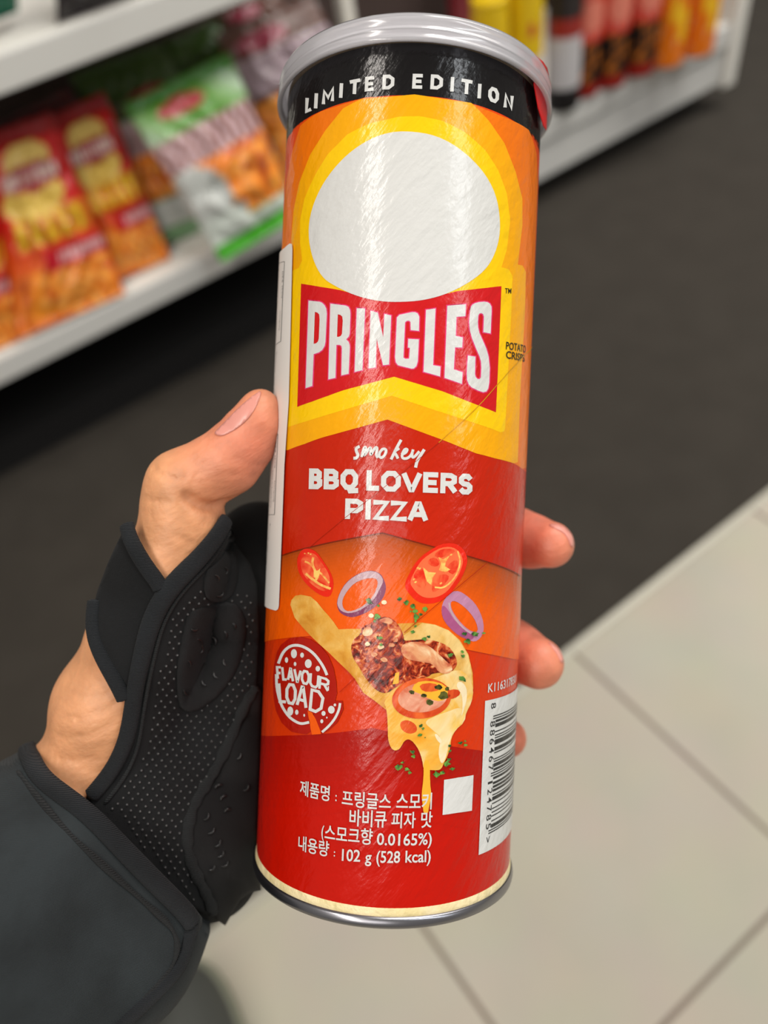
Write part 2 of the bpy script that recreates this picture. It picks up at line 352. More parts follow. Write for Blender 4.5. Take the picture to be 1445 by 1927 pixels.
class Art:
    """printed shapes draped on the round wall of the canister; ONE mesh"""
    def __init__(s): s.V = []; s.N = []; s.Fc = []; s.MI = []; s.mats = []; s.layer = 0; s.base = .00002
    def mid(s, m):
        if m not in s.mats: s.mats.append(m)
        return s.mats.index(m)
    def tris(s, pts, tris, m, dr):
        bm = bmesh.new(); vv = [bm.verts.new((p[0], p[1], 0)) for p in pts]
        for t in tris:
            try: bm.faces.new([vv[i] for i in t])
            except ValueError: pass
        us = [p[0] for p in pts]; st = .0011; k0 = math.ceil(min(us) / st); k1 = math.floor(max(us) / st)
        for k in range(k0, k1 + 1):
            bmesh.ops.bisect_plane(bm, geom=bm.verts[:] + bm.edges[:] + bm.faces[:], plane_co=(k * st, 0, 0), plane_no=(1, 0, 0), dist=1e-8)
        bm.verts.index_update(); o = len(s.V); r = R + dr
        for v in bm.verts:
            a = v.co.x / R; s.V.append((r * math.sin(a), -r * math.cos(a), v.co.y)); s.N.append((math.sin(a), -math.cos(a), 0))
        mi = s.mid(m)
        for f in bm.faces:
            ids = [v.index for v in f.verts]
            f.normal_update()
            if f.normal.z < 0: ids = ids[::-1]
            s.Fc.append([o + i for i in ids]); s.MI.append(mi)
        bm.free()
    def poly_uh(s, loops, m, layer):
        ls = [[Vector((p[0] * 1000, p[1] * 1000, 0)) for p in l] for l in loops]
        t = mgeo.tessellate_polygon(ls); pts = [(v.x / 1000, v.y / 1000) for l in ls for v in l]
        s.tris(pts, t, m, s.base * layer)
    def poly(s, pts, m, layer, holes=(), smooth=0):
        loops = []
        for l in [pts] + list(holes):
            if smooth: l = chaikin(l, smooth)
            d = []
            for i in range(len(l)):
                a = l[i]; b = l[(i + 1) % len(l)]; k = max(1, int(math.dist(a, b) / 25))
                d += [(a[0] + (b[0] - a[0]) * q / k, a[1] + (b[1] - a[1]) * q / k) for q in range(k)]
            loops.append([uh(*p) for p in d])
        s.poly_uh(loops, m, layer)
    def stroke(s, pts, w, m, layer, closed=False, smooth=0, taper=False, cap=True):
        if smooth: pts = chaikin(pts, smooth, closed)
        pts = [np.array(p, float) for p in pts]
        if closed: pts = pts + [pts[0], pts[1]]
        n = len(pts); L_, R_ = [], []
        for i in range(n):
            a = pts[max(i - 1, 0)]; b = pts[min(i + 1, n - 1)]; d0 = pts[i] - a; d1 = b - pts[i]
            l0, l1 = np.linalg.norm(d0), np.linalg.norm(d1)
            if l0 > 0: d0 = d0 / l0
            if l1 > 0: d1 = d1 / l1
            d = d0 + d1; d = d / (np.linalg.norm(d) + 1e-9); nn = np.array([-d[1], d[0]])
            cs = abs(np.dot(nn, np.array([-d1[1], d1[0]]) if l1 > 0 else np.array([-d0[1], d0[0]])))
            ww = w * (.25 + .75 * math.sin(math.pi * i / (n - 1)) if taper else 1) / 2 / max(cs, .72)
            L_.append(pts[i] + nn * ww); R_.append(pts[i] - nn * ww)
        P = [uh(*p) for p in L_] + [uh(*p) for p in R_]
        s.tris(P, [(i, i + 1, n + i + 1, n + i) for i in range(n - 1)], m, s.base * layer)
    def ell(s, cx, cy, rx, ry, m, layer, rot=0, n=24):
        c, q = math.cos(rot), math.sin(rot)
        s.poly([(cx + rx * math.cos(t) * c - ry * math.sin(t) * q, cy + rx * math.cos(t) * q + ry * math.sin(t) * c) for t in [2 * math.pi * i / n for i in range(n)]], m, layer)
    def text(s, txt, fn, m, layer, bold=0.0, res=3, sx=1.0):
        cu = bpy.data.curves.new('t', 'FONT'); cu.body = txt; cu.size = 1; cu.offset = bold; cu.resolution_u = res
        ob = bpy.data.objects.new('t', cu); COL.objects.link(ob); bpy.context.view_layer.update()
        me = ob.to_mesh(); vs = [tuple(v.co) for v in me.vertices]; fs = [tuple(p.vertices) for p in me.polygons]; ob.to_mesh_clear()
        bpy.data.objects.remove(ob); bpy.data.curves.remove(cu)
        if not vs: return
        x0 = min(v[0] for v in vs); x1 = max(v[0] for v in vs)
        P = [fn((v[0] - x0) / (x1 - x0), v[1]) for v in vs]
        s.tris(P, fs, m, s.base * layer)
    def text_h(s, txt, a, b, cap, m, layer, bold=0.0, slope=None):
        """horizontal line of text; a, b = picture position of the baseline ends, cap = capital height in pixels"""
        A = uh(*a); B = uh(*b); ch = (uh(a[0], a[1] - cap)[1] - A[1]) / .70
        s.text(txt, lambda t, y: (A[0] + (B[0] - A[0]) * t, A[1] + (B[1] - A[1]) * t + y * ch), m, layer, bold)
    def text_v(s, txt, a, b, cap, m, layer, bold=0.0, down=True):
        A = uh(*a); B = uh(*b); w = (cap / 6.6e3) / .70; sg = 1 if down else -1
        s.text(txt, lambda t, y: (A[0] + (B[0] - A[0]) * t + sg * y * w, A[1] + (B[1] - A[1]) * t), m, layer, bold)
    def build(s, name, parent):
        o = mesh_obj(name, s.V, s.Fc, s.mats, parent, True, s.MI)
        o.data.normals_split_custom_set_from_vertices(s.N); return o
A = Art(); lm = foil_label_mat
K = dict(base=lm('print_red', (194, 18, 0)), black=lm('print_black', (18, 16, 17), .2), deep=lm('print_deep_orange', (228, 72, 4)), orange=lm('print_orange', (240, 118, 4)),
         amber=lm('print_amber', (247, 172, 4)), yellow=lm('print_yellow', (252, 203, 6)), white=lm('print_white', (216, 217, 214)), bow=lm('print_bow_red', (206, 24, 28)),
         pink=lm('print_pink_edge', (232, 60, 120)), red2=lm('print_brick_red', (194, 34, 2)), red3=lm('print_red_orange', (214, 54, 4)), dark=lm('print_dark_red', (176, 22, 4)),
         badge=lm('print_badge_red', (172, 24, 6)), org2=lm('print_hot_orange', (240, 92, 6)), ink=lm('print_ink', (44, 36, 20)), line=lm('print_chevron_line', (120, 34, 6)), ly=lm('seam_on_yellow', (206, 150, 20)), lr=lm('seam_on_red', (172, 34, 6)))
def zone(L_top, L_bot, m, layer, wrap=2.6):
    """band between two picture polylines, carried on round the back of the canister"""
    t = [uh(*p) for p in L_top]; b = [uh(*p) for p in L_bot]
    U = R * wrap
    s_ = [(-U, t[0][1])] + t + [(U, t[-1][1])]; e_ = [(-U, b[0][1])] + b + [(U, b[-1][1])]
    A.poly_uh([s_ + e_[::-1]], m, layer)
CH1 = [(513, 853), (542, 847), (604.6, 824), (729, 789.5), (833, 828), (895, 853), (966, 871.7), (982, 882), (988, 887)]
CH2 = [(506, 1054), (532.7, 1045), (626, 1020), (719.6, 1002.8), (813, 1028.5), (917, 1057.6), (971, 1079), (978, 1084)]
CH3 = [(499.5, 1208), (543, 1200), (612, 1194), (700, 1200), (875, 1221.6), (964.6, 1240), (974, 1240)]
CH4 = [(492, 1384), (539, 1384), (692, 1371), (701.6, 1369.7), (728, 1376), (851, 1404.6), (903, 1412), (968, 1424)]
BOT = [(484, 1597)]
hB = .1021; hT = .1150; hb = -.0972
def full(h0, h1, m, layer):
    A.poly_uh([[(-math.pi * R, h0), (math.pi * R, h0), (math.pi * R, h1), (-math.pi * R, h1)]], m, layer)
full(hb, hB, K['base'], 0)
full(hB, hT, K['black'], 1)
TOPL = [(541, 262), (603.8, 209.7), (686.8, 183.7), (780, 180.2), (883.8, 194), (966.8, 228.4), (1011.5, 267.8)]
zone(TOPL, CH1, K['deep'], 1)
zone(CH1, CH2, K['red2'], 1)
zone(CH3, CH4, K['red3'], 1)
orng = [lm('print_orange_fade', lerp((172, 70, 14), (238, 92, 2), (i / 15) ** .7)) for i in range(16)]
for i in range(16):
    top = [(x, y + 6.2 * i) for x, y in CH2]
    zone(top, CH3, orng[i], 1 + i * .5)
drk = [lm('print_red_fade', lerp((168, 16, 2), (194, 18, 0), i / 9)) for i in range(10)]
for i in range(10):
    zone([(x, y + 15 * i) for x, y in CH4], [(x, y + 15 * (i + 1)) for x, y in CH4], drk[i], 2)
A.stroke(CH2, 2.2, K['line'], 9)
# nested arches round the emblem
A.poly(TOPL[1:-1] + [(995, 245), (1009.5, 291), (1012, 345), (1003, 560), (990, 880)] + CH1[::-1][1:-1] + [(514, 845), (520, 700), (530, 480), (538, 345), (548.5, 291), (565, 237)], K['orange'], 2)
amber = [(679, 187), (646, 204), (613, 245), (584, 291), (563, 345), (553, 394.5), (548.5, 448.5), (550, 486), (548, 498), (527, 509), (520, 700), (514, 848)] + CH1[1:7] + [(974, 869.6), (974, 865), (978, 749), (987.5, 583), (989, 512), (983, 500), (974, 498), (982.5, 423.6), (982.5, 374), (970, 324), (949, 270), (920, 228), (887, 194), (780, 178)]
A.poly(amber, K['amber'], 3)
yel = [(750, 220), (696, 232.6), (654, 253), (617, 290.7), (592, 332), (573.4, 373.8), (565, 415), (565, 457), (569, 490), (562, 505), (545, 512), (541, 620), (536, 798), (542, 804), (550.6, 801), (625, 778), (737.5, 745), (812, 770), (895, 797), (941, 813.5), (948, 812), (950, 805), (953, 749), (961.7, 583), (963.8, 520), (957, 507), (943, 503), (953.4, 469), (959.6, 415), (953.4, 365), (936.8, 320), (912, 282), (874.5, 249), (833, 228), (790, 219)]
A.poly(yel, K['yellow'], 4)
A.poly([(567, 534), (640, 546), (708, 566), (746, 568), (812, 560), (860, 548), (943, 538.6), (938, 660), (932.7, 776), (833, 736.7), (741.6, 709), (646, 734.6), (559.7, 766), (563, 660)], K['bow'], 5)
oval = [(770.7, 247), (729, 249.5), (687.6, 266), (646, 297), (608.7, 343), (586, 394.5), (580, 440), (588, 486), (606, 522), (629.5, 538), (667, 556), (708.4, 566.6), (745.8, 569), (795.6, 566), (845.5, 552), (895, 524), (922, 497), (938, 457), (941, 415), (932.7, 365), (907.7, 320), (866, 280), (820.5, 255)]
A.poly(oval, K['white'], 7, smooth=2)
# the big brand lettering
t1 = lambda p: T(540, 540, 6.568, p)
t2 = lambda p: T(740, 540, 6.568, p)
LET = [
 (t1([(272, 170), (410, 185), (440, 198), (470, 228), (490, 270), (497, 330), (480, 680), (470, 730), (440, 780), (400, 810), (335, 832), (318, 1225), (235, 1252)]), [t1([(350, 310), (380, 318), (402, 340), (408, 400), (398, 640), (388, 675), (365, 698), (335, 705)])]),
 (t1([(540, 208), (730, 232), (765, 250), (783, 290), (787, 340), (778, 580), (768, 615), (735, 650), (765, 680), (778, 720), (780, 750), (765, 1075), (675, 1095), (682, 760), (675, 730), (655, 718), (615, 718), (603, 1125), (515, 1145)]), [t1([(632, 340), (665, 348), (687, 368), (693, 420), (683, 580), (670, 606), (645, 618), (622, 618)])]),
 (t1([(865, 265), (968, 268), (935, 1030), (838, 1053)]), []),
 (t1([(1035, 295), (1125, 320), (1190, 625), (1205, 335), (1288, 355), (1262, 960), (1188, 970), (1110, 640), (1098, 995), (1010, 1010)]), []),
 (t2([(45, 380), (75, 347), (230, 313), (270, 314), (300, 328), (320, 370), (316, 545), (215, 535), (212, 435), (195, 418), (165, 422), (145, 440), (125, 875), (150, 890), (195, 887), (205, 755), (180, 750), (185, 643), (315, 650), (302, 920), (285, 980), (255, 1008), (225, 1012), (60, 970), (32, 935), (22, 870)]), []),
 (t2([(403, 285), (520, 268), (490, 968), (582, 985), (575, 1108), (372, 1050)]), []),
 (t2([(665, 235), (893, 215), (888, 362), (778, 372), (768, 605), (855, 625), (848, 750), (760, 748), (745, 1020), (853, 1055), (845, 1200), (630, 1125)]), []),
 (t2([(945, 290), (955, 245), (975, 218), (1010, 200), (1060, 188), (1120, 183), (1160, 190), (1190, 210), (1208, 245), (1210, 300), (1197, 577), (1108, 560), (1115, 370), (1105, 338), (1085, 325), (1060, 330), (1046, 355), (1040, 440), (1043, 500), (1060, 570), (1100, 660), (1145, 765), (1172, 860), (1187, 1000), (1180, 1180), (1168, 1255), (1145, 1293), (1105, 1302), (1040, 1280), (960, 1240), (925, 1200), (908, 1150), (903, 1080), (917, 850), (1010, 862), (1005, 1080), (1015, 1118), (1040, 1140), (1065, 1138), (1078, 1115), (1083, 1000), (1078, 920), (1060, 860), (1020, 765), (970, 640), (942, 540), (933, 430)]), [])]
for outer, holes in LET:
    A.stroke(outer, 4.0, K['pink'], 6, closed=True)
    A.poly(outer, K['white'], 8, holes=holes)
A.text_h('TM', (949, 552), (961, 552.5), 10, K['ink'], 8, .01)
A.text_h('POTATO', (951, 657), (988, 664), 14, K['ink'], 8, .018)
A.text_h('CRISPS', (951, 674), (986, 681), 14, K['ink'], 8, .018)
GL = {'F': [[(0, 1), (0, 0), (1, 0)], [(0, .5), (.8, .5)]], 'L': [[(0, 0), (0, 1), (1, 1)]], 'A': [[(0, 1), (.42, 0), (.58, 0), (1, 1)], [(.15, .68), (.85, .68)]], 'V': [[(0, 0), (.45, 1), (.55, 1), (1, 0)]],
      'O': [[(0, .28), (.28, 0), (.72, 0), (1, .28), (1, .72), (.72, 1), (.28, 1), (0, .72), (0, .28), (.14, .14)]], 'U': [[(0, 0), (0, .78), (.25, 1), (.75, 1), (1, .78), (1, 0)]],
      'R': [[(0, 1), (0, 0), (.65, 0), (.95, .12), (.95, .38), (.65, .52), (.05, .52)], [(.5, .52), (1, 1)]], 'D': [[(0, .5), (0, 0), (.55, 0), (1, .25), (1, .75), (.55, 1), (0, 1), (0, .5)]],
      'I': [[(.5, 0), (.5, 1)]], 'T': [[(0, 0), (1, 0)], [(.5, 0), (.5, 1)]], 'E': [[(1, 0), (0, 0), (0, 1), (1, 1)], [(0, .5), (.85, .5)]], 'M': [[(0, 1), (0, 0), (.5, .7), (1, 0), (1, 1)]], 'N': [[(0, 1), (0, 0), (1, 1), (1, 0)]],
      'P': [[(0, 1), (0, 0), (.7, 0), (1, .14), (1, .44), (.7, .6), (0, .6)]], 'Z': [[(0, 0), (1, 0), (0, 1), (1, 1)]], 'B': [[(0, .5), (0, 0), (.65, 0), (.92, .12), (.92, .36), (.65, .48), (1, .62), (1, .86), (.7, 1), (0, 1), (0, .5)], [(0, .48), (.65, .48)]],
      'S': [[(1, .16), (.74, 0), (.26, 0), (0, .16), (0, .36), (.26, .48), (.74, .52), (1, .66), (1, .86), (.74, 1), (.26, 1), (0, .86)]], 'Q': [[(0, .28), (.28, 0), (.72, 0), (1, .28), (1, .72), (.72, 1), (.28, 1), (0, .72), (0, .28), (.14, .14)], [(.45, .95), (.6, 1.22), (1.05, 1.2)]]}
def block(ch, x0, x1, y0, y1, cap, w, m, layer, lean=0.0):
    h = w / 2; k = h * .96
    for pl in GL[ch]:
        P = [np.array([x0 + k + (x1 - x0 - 2 * k) * a, cap * 0 + h + (cap - 2 * h) * b]) for a, b in pl]
        if pl[0] != pl[-1] and not (len(pl) > 8 and ch in 'OQ'):
            for i, j in ((0, 1), (-1, -2)):
                d = P[i] - P[j]; P[i] = P[i] + d / (np.linalg.norm(d) + 1e-9) * h * (.9 if abs(d[0]) < 1 or abs(d[1]) < 1 else .35)
        block.n = (getattr(block, 'n', 0) + 1) % 7
        A.stroke([(x - lean * (y / cap - .5), y - cap + y0 + (y1 - y0) * (x - x0) / max(x1 - x0, 1)) for x, y in P], w, m, layer + block.n * .12)
for ch, xa, xb, ya, yb in [('L', 575, 587, 215, 209), ('I', 593, 598, 205.5, 204), ('M', 607, 630, 198, 190), ('I', 639, 646, 186, 184), ('T', 658, 678, 180, 176), ('E', 687, 704, 173.5, 171.5), ('D', 720, 742, 169.5, 168.5), ('E', 776, 795, 167.5, 168), ('D', 810, 833, 168.5, 170), ('I', 847, 854, 173, 173.6), ('T', 867, 888, 176, 180), ('I', 898, 905, 185, 187), ('O', 918, 938, 189.5, 197), ('N', 947, 965, 201.5, 210)]:
    block(ch, xa, xb, ya, yb, 28 if xa > 600 else 29, 6.6, K['white'], 8, lean=1.6)
bq = lambda x: 570 + x / 4.25
bx_ = [('B', 52, 158, 512, 514), ('B', 170, 290, 514, 516), ('Q', 303, 442, 517, 520), ('L', 510, 612, 524, 526), ('O', 626, 782, 530, 534), ('V', 788, 950, 536, 538), ('E', 960, 1080, 540, 544), ('R', 1098, 1232, 546, 552), ('S', 1244, 1352, 553, 557), ('P', 340, 482, 752, 756), ('I', 497, 548, 757, 757), ('Z', 562, 690, 762, 766), ('Z', 700, 832, 768, 772), ('A', 838, 1000, 773, 778)]
for ch, xa, xb, ya, yb in bx_:
    block(ch, bq(xa), bq(xb), 800 + ya / 4.25, 800 + yb / 4.25, 39, 9.7, K['white'], 8, lean=1.0)
sm = lambda p: T(570, 800, 4.25, p)
for p, w in [([(455, 170), (425, 185), (430, 215), (445, 240), (430, 265), (405, 265)], 5.6), ([(470, 255), (490, 180), (505, 175), (500, 215), (490, 250), (530, 185), (545, 180), (540, 250), (575, 180), (598, 178), (585, 240), (600, 262)], 5.0),
             ([(640, 190), (615, 215), (608, 250), (630, 265), (660, 235), (668, 200), (650, 188), (635, 195)], 5.0), ([(785, 118), (745, 190), (705, 275)], 5.4), ([(770, 185), (725, 215), (745, 235), (760, 268)], 5.2),
             ([(785, 235), (820, 225), (838, 195), (815, 190), (795, 225), (790, 260), (820, 272), (860, 250), (880, 205)], 5.0), ([(880, 195), (868, 250), (885, 262), (930, 210)], 5.0), ([(970, 195), (940, 240), (910, 290), (900, 340)], 5.8)]:
    A.stroke(sm(p), w, K['white'], 8, smooth=2)
# falling vegetables and loaded crisp
KF = dict(tom=lm('print_tomato', (232, 40, 18)), tom2=lm('print_tomato_flesh', (238, 84, 44), mottle=(1, 260, [(.35, (226, 44, 22)), (.65, (246, 112, 66))])), seed=lm('print_tomato_core', (248, 176, 92), mottle=(1, 500, [(.3, (240, 120, 60)), (.6, (250, 206, 110))])),
          on=lm('print_onion', (196, 164, 172)), onp=lm('print_onion_skin', (134, 62, 96)), on2=lm('print_onion_lilac', (190, 132, 164)), on3=lm('print_onion_deep', (170, 86, 132)),
          chip=lm('print_crisp', (222, 158, 60), mottle=(.6, 160, [(.3, (200, 128, 30)), (.5, (224, 164, 66)), (.7, (238, 192, 104))])), chip2=lm('print_crisp_pale', (234, 196, 116), mottle=(.6, 160, [(.3, (220, 168, 80)), (.7, (244, 214, 144))])),
          meat=lm('print_minced_meat', (150, 50, 30), mottle=(1.2, 480, [(.34, (66, 18, 8)), (.44, (128, 32, 14)), (.52, (178, 62, 30)), (.60, (214, 112, 60)), (.70, (236, 184, 130))])),
          cream=lm('print_melted_topping', (226, 170, 120), mottle=(1.5, 150, [(.34, (196, 96, 66)), (.5, (226, 160, 112)), (.66, (244, 218, 176))])),
          cheese=lm('print_cheese', (240, 180, 70), mottle=(.8, 80, [(.33, (240, 156, 20)), (.5, (238, 186, 84)), (.64, (240, 216, 158))])), drip=lm('print_cheese_drip', (246, 178, 52)), chz2=lm('print_cheese_gloss', (244, 226, 186)),
          pep=lm('print_pepper', (214, 72, 26), mottle=(.5, 200, [(.35, (200, 50, 18)), (.65, (232, 104, 46))])), pep2=lm('print_pepper_inside', (220, 140, 104), mottle=(2, 120, [(.35, (214, 110, 76)), (.65, (236, 178, 148))])),
          grn=lm('print_herb', (66, 122, 52), mottle=(.5, 600, [(.4, (44, 84, 40)), (.6, (106, 160, 66))])), grd=lm('print_dark_herb', (50, 50, 22), mottle=(.5, 600, [(.4, (30, 34, 18)), (.6, (96, 96, 40))])))
c4 = lambda p: T(540, 1000, 7.225, p); c5 = lambda p: T(720, 1000, 6.568, p); c6 = lambda p: T(620, 1140, 5.16, p); c7 = lambda p: T(680, 1280, 6.02, p); c8 = lambda p: T(500, 1180, 7.225, p)
def shrink(p, f, c=None):
    q = np.array(p, float); c = q.mean(0) if c is None else np.array(c); return [tuple(c + (a - c) * f) for a in q]
ts1 = c4([(145, 440), (150, 350), (200, 260), (260, 230), (340, 240), (420, 290), (490, 390), (550, 480), (600, 560), (640, 680), (630, 800), (590, 885), (520, 890), (430, 850), (300, 750), (210, 640), (160, 540)])
A.poly(ts1, KF['tom'], 10, smooth=1); A.poly(shrink(ts1, .80, c4([(400, 500)])[0]), KF['tom2'], 11, smooth=1)
for p, w in [([(365, 350), (350, 440), (390, 540), (430, 610), (400, 660)], 4.5), ([(250, 410), (310, 430), (370, 490)], 3.5), ([(260, 570), (340, 640), (450, 720), (600, 780)], 4.5), ([(430, 540), (500, 600), (580, 700)], 3.5)]:
    A.stroke(c4(p), w, KF['seed'], 12, smooth=1)
A.poly(c4([(370, 540), (430, 530), (460, 500), (450, 590), (420, 650), (370, 620)]), KF['seed'], 12)
for q in [(250, 300), (300, 295), (330, 310)]: A.ell(*c4([q])[0], 1.6, 1.2, KF['seed'], 12)
ts2 = c5([(280, 620), (320, 540), (380, 420), (470, 310), (600, 220), (720, 155), (850, 140), (940, 170), (1010, 240), (1045, 340), (1030, 430), (980, 560), (900, 680), (820, 790), (720, 860), (600, 895), (480, 890), (390, 840), (310, 750), (275, 690)])
A.poly(ts2, KF['tom'], 10, smooth=1)
A.poly(shrink(ts2, .84, c5([(690, 440)])[0]), lm('print_tomato_wall', (244, 110, 66)), 11, smooth=1)
for p in [[(620, 290), (720, 215), (860, 215), (900, 250), (800, 300), (690, 330)], [(900, 340), (940, 400), (880, 540), (800, 500), (790, 420)], [(380, 520), (480, 430), (520, 540), (540, 700), (440, 690), (390, 620)], [(600, 700), (640, 560), (760, 520), (830, 560), (740, 680), (620, 760)], [(540, 380), (600, 320), (680, 340), (700, 420), (620, 440)]]:
    A.poly(c5(p), KF['tom2'], 12, smooth=1)
A.poly(c5([(495, 440), (560, 500), (655, 510), (610, 580), (600, 665), (545, 620), (520, 540)]), KF['seed'], 13); A.poly(c5([(685, 315), (740, 345), (820, 300), (775, 380), (765, 430), (830, 470), (770, 505), (690, 480), (715, 400)]), KF['seed'], 13)
for q in [(840, 288), (405, 625), (715, 640), (430, 450), (385, 590), (455, 460)]: A.ell(*c5([q])[0], 2.6, 1.6, KF['seed'], 13, -.6)
A.stroke(c5([(640, 690), (760, 700), (900, 560), (960, 380), (920, 240)]), 3, KF['seed'], 13, smooth=2)
o1 = c4([(680, 960), (720, 830), (800, 700), (920, 600), (1060, 540), (1180, 530), (1280, 580), (1330, 680), (1350, 760), (1330, 860), (1270, 960), (1170, 1050), (1050, 1120), (900, 1170), (800, 1150), (720, 1100), (690, 1030)])
h1 = c4([(755, 1000), (760, 920), (820, 810), (920, 700), (1060, 640), (1200, 630), (1240, 680), (1220, 780), (1160, 900), (1080, 980), (960, 1060), (840, 1090), (780, 1060)])
A.poly(o1, KF['onp'], 10, holes=[h1], smooth=1)
A.poly(c4([(685, 960), (722, 835), (802, 705), (922, 605), (1060, 545), (1175, 535), (1270, 585), (1315, 670), (1270, 770), (1200, 900), (1110, 1000), (980, 1080), (850, 1115), (750, 1090), (700, 1030)]), KF['on'], 11, holes=[h1], smooth=1)
o2 = c5([(720, 1000), (735, 880), (790, 800), (860, 740), (940, 735), (1030, 790), (1130, 880), (1200, 1000), (1240, 1130), (1240, 1240), (1200, 1320), (1130, 1365), (1050, 1340), (940, 1290), (820, 1190), (750, 1090)])
h2_ = c5([(840, 860), (900, 860), (990, 920), (1080, 1010), (1150, 1120), (1175, 1240), (1100, 1240), (1010, 1180), (920, 1080), (860, 990), (835, 920)])
A.poly(o2, KF['on2'], 11, holes=[h2_], smooth=1)
A.poly(c5([(722, 1000), (735, 900), (800, 960), (860, 1070), (960, 1180), (1060, 1250), (1130, 1280), (1100, 1340), (1040, 1335), (930, 1285), (815, 1185), (745, 1085)]), KF['on3'], 12, smooth=1)
A.stroke(c5([(815, 880), (830, 980), (920, 1120), (1010, 1210), (1090, 1260)]), 3.2, KF['on'], 13, smooth=1)
chip = [(548, 1138), (550, 1129), (557, 1121), (568, 1119), (586, 1122.5), (598, 1133), (609, 1147), (619, 1158), (628.6, 1170), (638, 1184), (658, 1183), (682, 1183), (750, 1173), (794, 1171), (818, 1175), (843, 1185.5), (864, 1204), (880, 1231), (888, 1266), (889, 1295), (883.6, 1326), (876, 1342), (870, 1360), (800, 1370), (733, 1352), (727.6, 1336), (705, 1318), (684, 1303), (668.5, 1277), (655, 1262), (620, 1228), (600, 1210), (575, 1185), (556, 1162)]
A.poly(chip, KF['chip'], 14); A.poly([(752, 1200), (794, 1172), (818, 1176), (843, 1186), (863, 1205), (879, 1232), (886, 1266), (886, 1295), (881, 1325), (860, 1280), (800, 1220)], KF['chip2'], 15)
A.poly(c7([(290, 340), (300, 560), (300, 650), (320, 730), (345, 775), (385, 795), (430, 775), (455, 735), (480, 690), (510, 668), (540, 665), (590, 700), (650, 790), (685, 900), (700, 1010), (775, 1012), (850, 1018), (900, 1000), (930, 930), (970, 850), (1000, 760), (1010, 650), (1060, 560), (1160, 470), (1180, 350), (1240, 250), (1262, 100), (1200, -60), (1090, -130), (900, -60), (600, 60), (380, 100), (250, 230)]), KF['cheese'], 16, smooth=1)
A.poly(c7([(700, 900), (770, 900), (772, 1160), (790, 1300), (762, 1420), (748, 1510), (700, 1510), (690, 1400), (675, 1300), (700, 1100)]), KF['drip'], 17, smooth=1)
A.poly(c7([(1100, 0), (1180, 60), (1190, 200), (1150, 340), (1120, 420), (1140, 300), (1130, 150), (1060, 60)]), KF['chz2'], 17, smooth=2); A.poly(c7([(820, 600), (860, 610), (910, 690), (890, 720), (840, 660)]), KF['chz2'], 17, smooth=2)
A.poly(c7([(700, 470), (830, 400), (980, 350), (1100, 300), (1170, 350), (1150, 460), (1040, 560), (990, 700), (950, 880), (900, 960), (860, 820), (900, 640), (800, 560)]), lm('print_pale_cheese', (242, 222, 172), mottle=(.8, 120, [(.35, (240, 196, 96)), (.6, (244, 228, 184))])), 16.5, smooth=2)
A.poly(c7([(430, 470), (520, 440), (620, 500), (630, 580), (540, 610), (450, 560)]), KF['pep'], 17, smooth=2)
A.poly(c6([(210, 400), (240, 320), (300, 280), (320, 200), (400, 170), (460, 120), (560, 100), (630, 140), (680, 200), (720, 290), (720, 340), (800, 330), (950, 320), (1100, 360), (1180, 420), (1230, 520), (1230, 580), (1180, 640), (1000, 650), (950, 690), (800, 720), (650, 780), (560, 850), (470, 830), (400, 760), (340, 680), (290, 590), (230, 500)]), KF['meat'], 18, smooth=1)
A.poly(c6([(690, 390), (760, 350), (880, 345), (980, 400), (1060, 470), (1110, 520), (1200, 600), (1150, 660), (1060, 650), (1000, 560), (880, 540), (760, 520), (700, 470)]), KF['cream'], 19, smooth=1)
A.poly(c6([(330, 220), (390, 190), (430, 250), (400, 290), (320, 290)]), KF['cream'], 19, smooth=1); A.poly(c6([(470, 140), (560, 105), (620, 140), (600, 180), (520, 160)]), KF['cream'], 19, smooth=1)
for cx, cy in [(370, 370), (600, 380), (500, 400), (430, 470), (530, 520), (640, 330)]:
    A.poly(c6([(cx + 45 * math.cos(t) * random.uniform(.5, 1), cy + 30 * math.sin(t) * random.uniform(.5, 1)) for t in [k * .785 for k in range(8)]]), KF['cream'], 19, smooth=1)
A.poly(c6([(610, 760), (640, 650), (675, 640), (670, 750)]), KF['drip'], 19)
A.ell(*c6([(890, 895)])[0], 55, 38, KF['pep'], 20, -.12, 40); A.ell(*c6([(900, 885)])[0], 46, 28, KF['pep2'], 21, -.12, 36)
A.poly(c6([(1100, 830), (1230, 800), (1270, 850), (1200, 900), (1120, 900)]), KF['pep'], 20, smooth=1)
A.poly(c6([(830, 740), (960, 720), (1120, 760), (1150, 860), (1080, 930), (960, 900), (900, 860), (790, 820)]), KF['drip'], 22, smooth=1); A.poly(c6([(860, 760), (1000, 740), (1090, 800), (1010, 830), (900, 830)]), KF['pep'], 23, smooth=1)
for cx, cy, r_ in [(1095, 870, 52), (960, 925, 40), (800, 835, 30), (1050, 790, 34), (1130, 800, 22), (910, 870, 24)]:
    A.poly(c6([(cx + r_ * 1.2 * math.cos(t) * random.uniform(.5, 1.1), cy + r_ * math.sin(t) * random.uniform(.5, 1.1)) for t in [k * .7 for k in range(9)]]), KF['grd'], 24)
def herb(x, y, r_, m='grn', lay=25):
    A.poly([(x + r_ * math.cos(t) * random.uniform(.35, 1.15), y + r_ * .8 * math.sin(t) * random.uniform(.35, 1.15)) for t in [k * .63 + .1 for k in range(10)]], KF[m], lay)
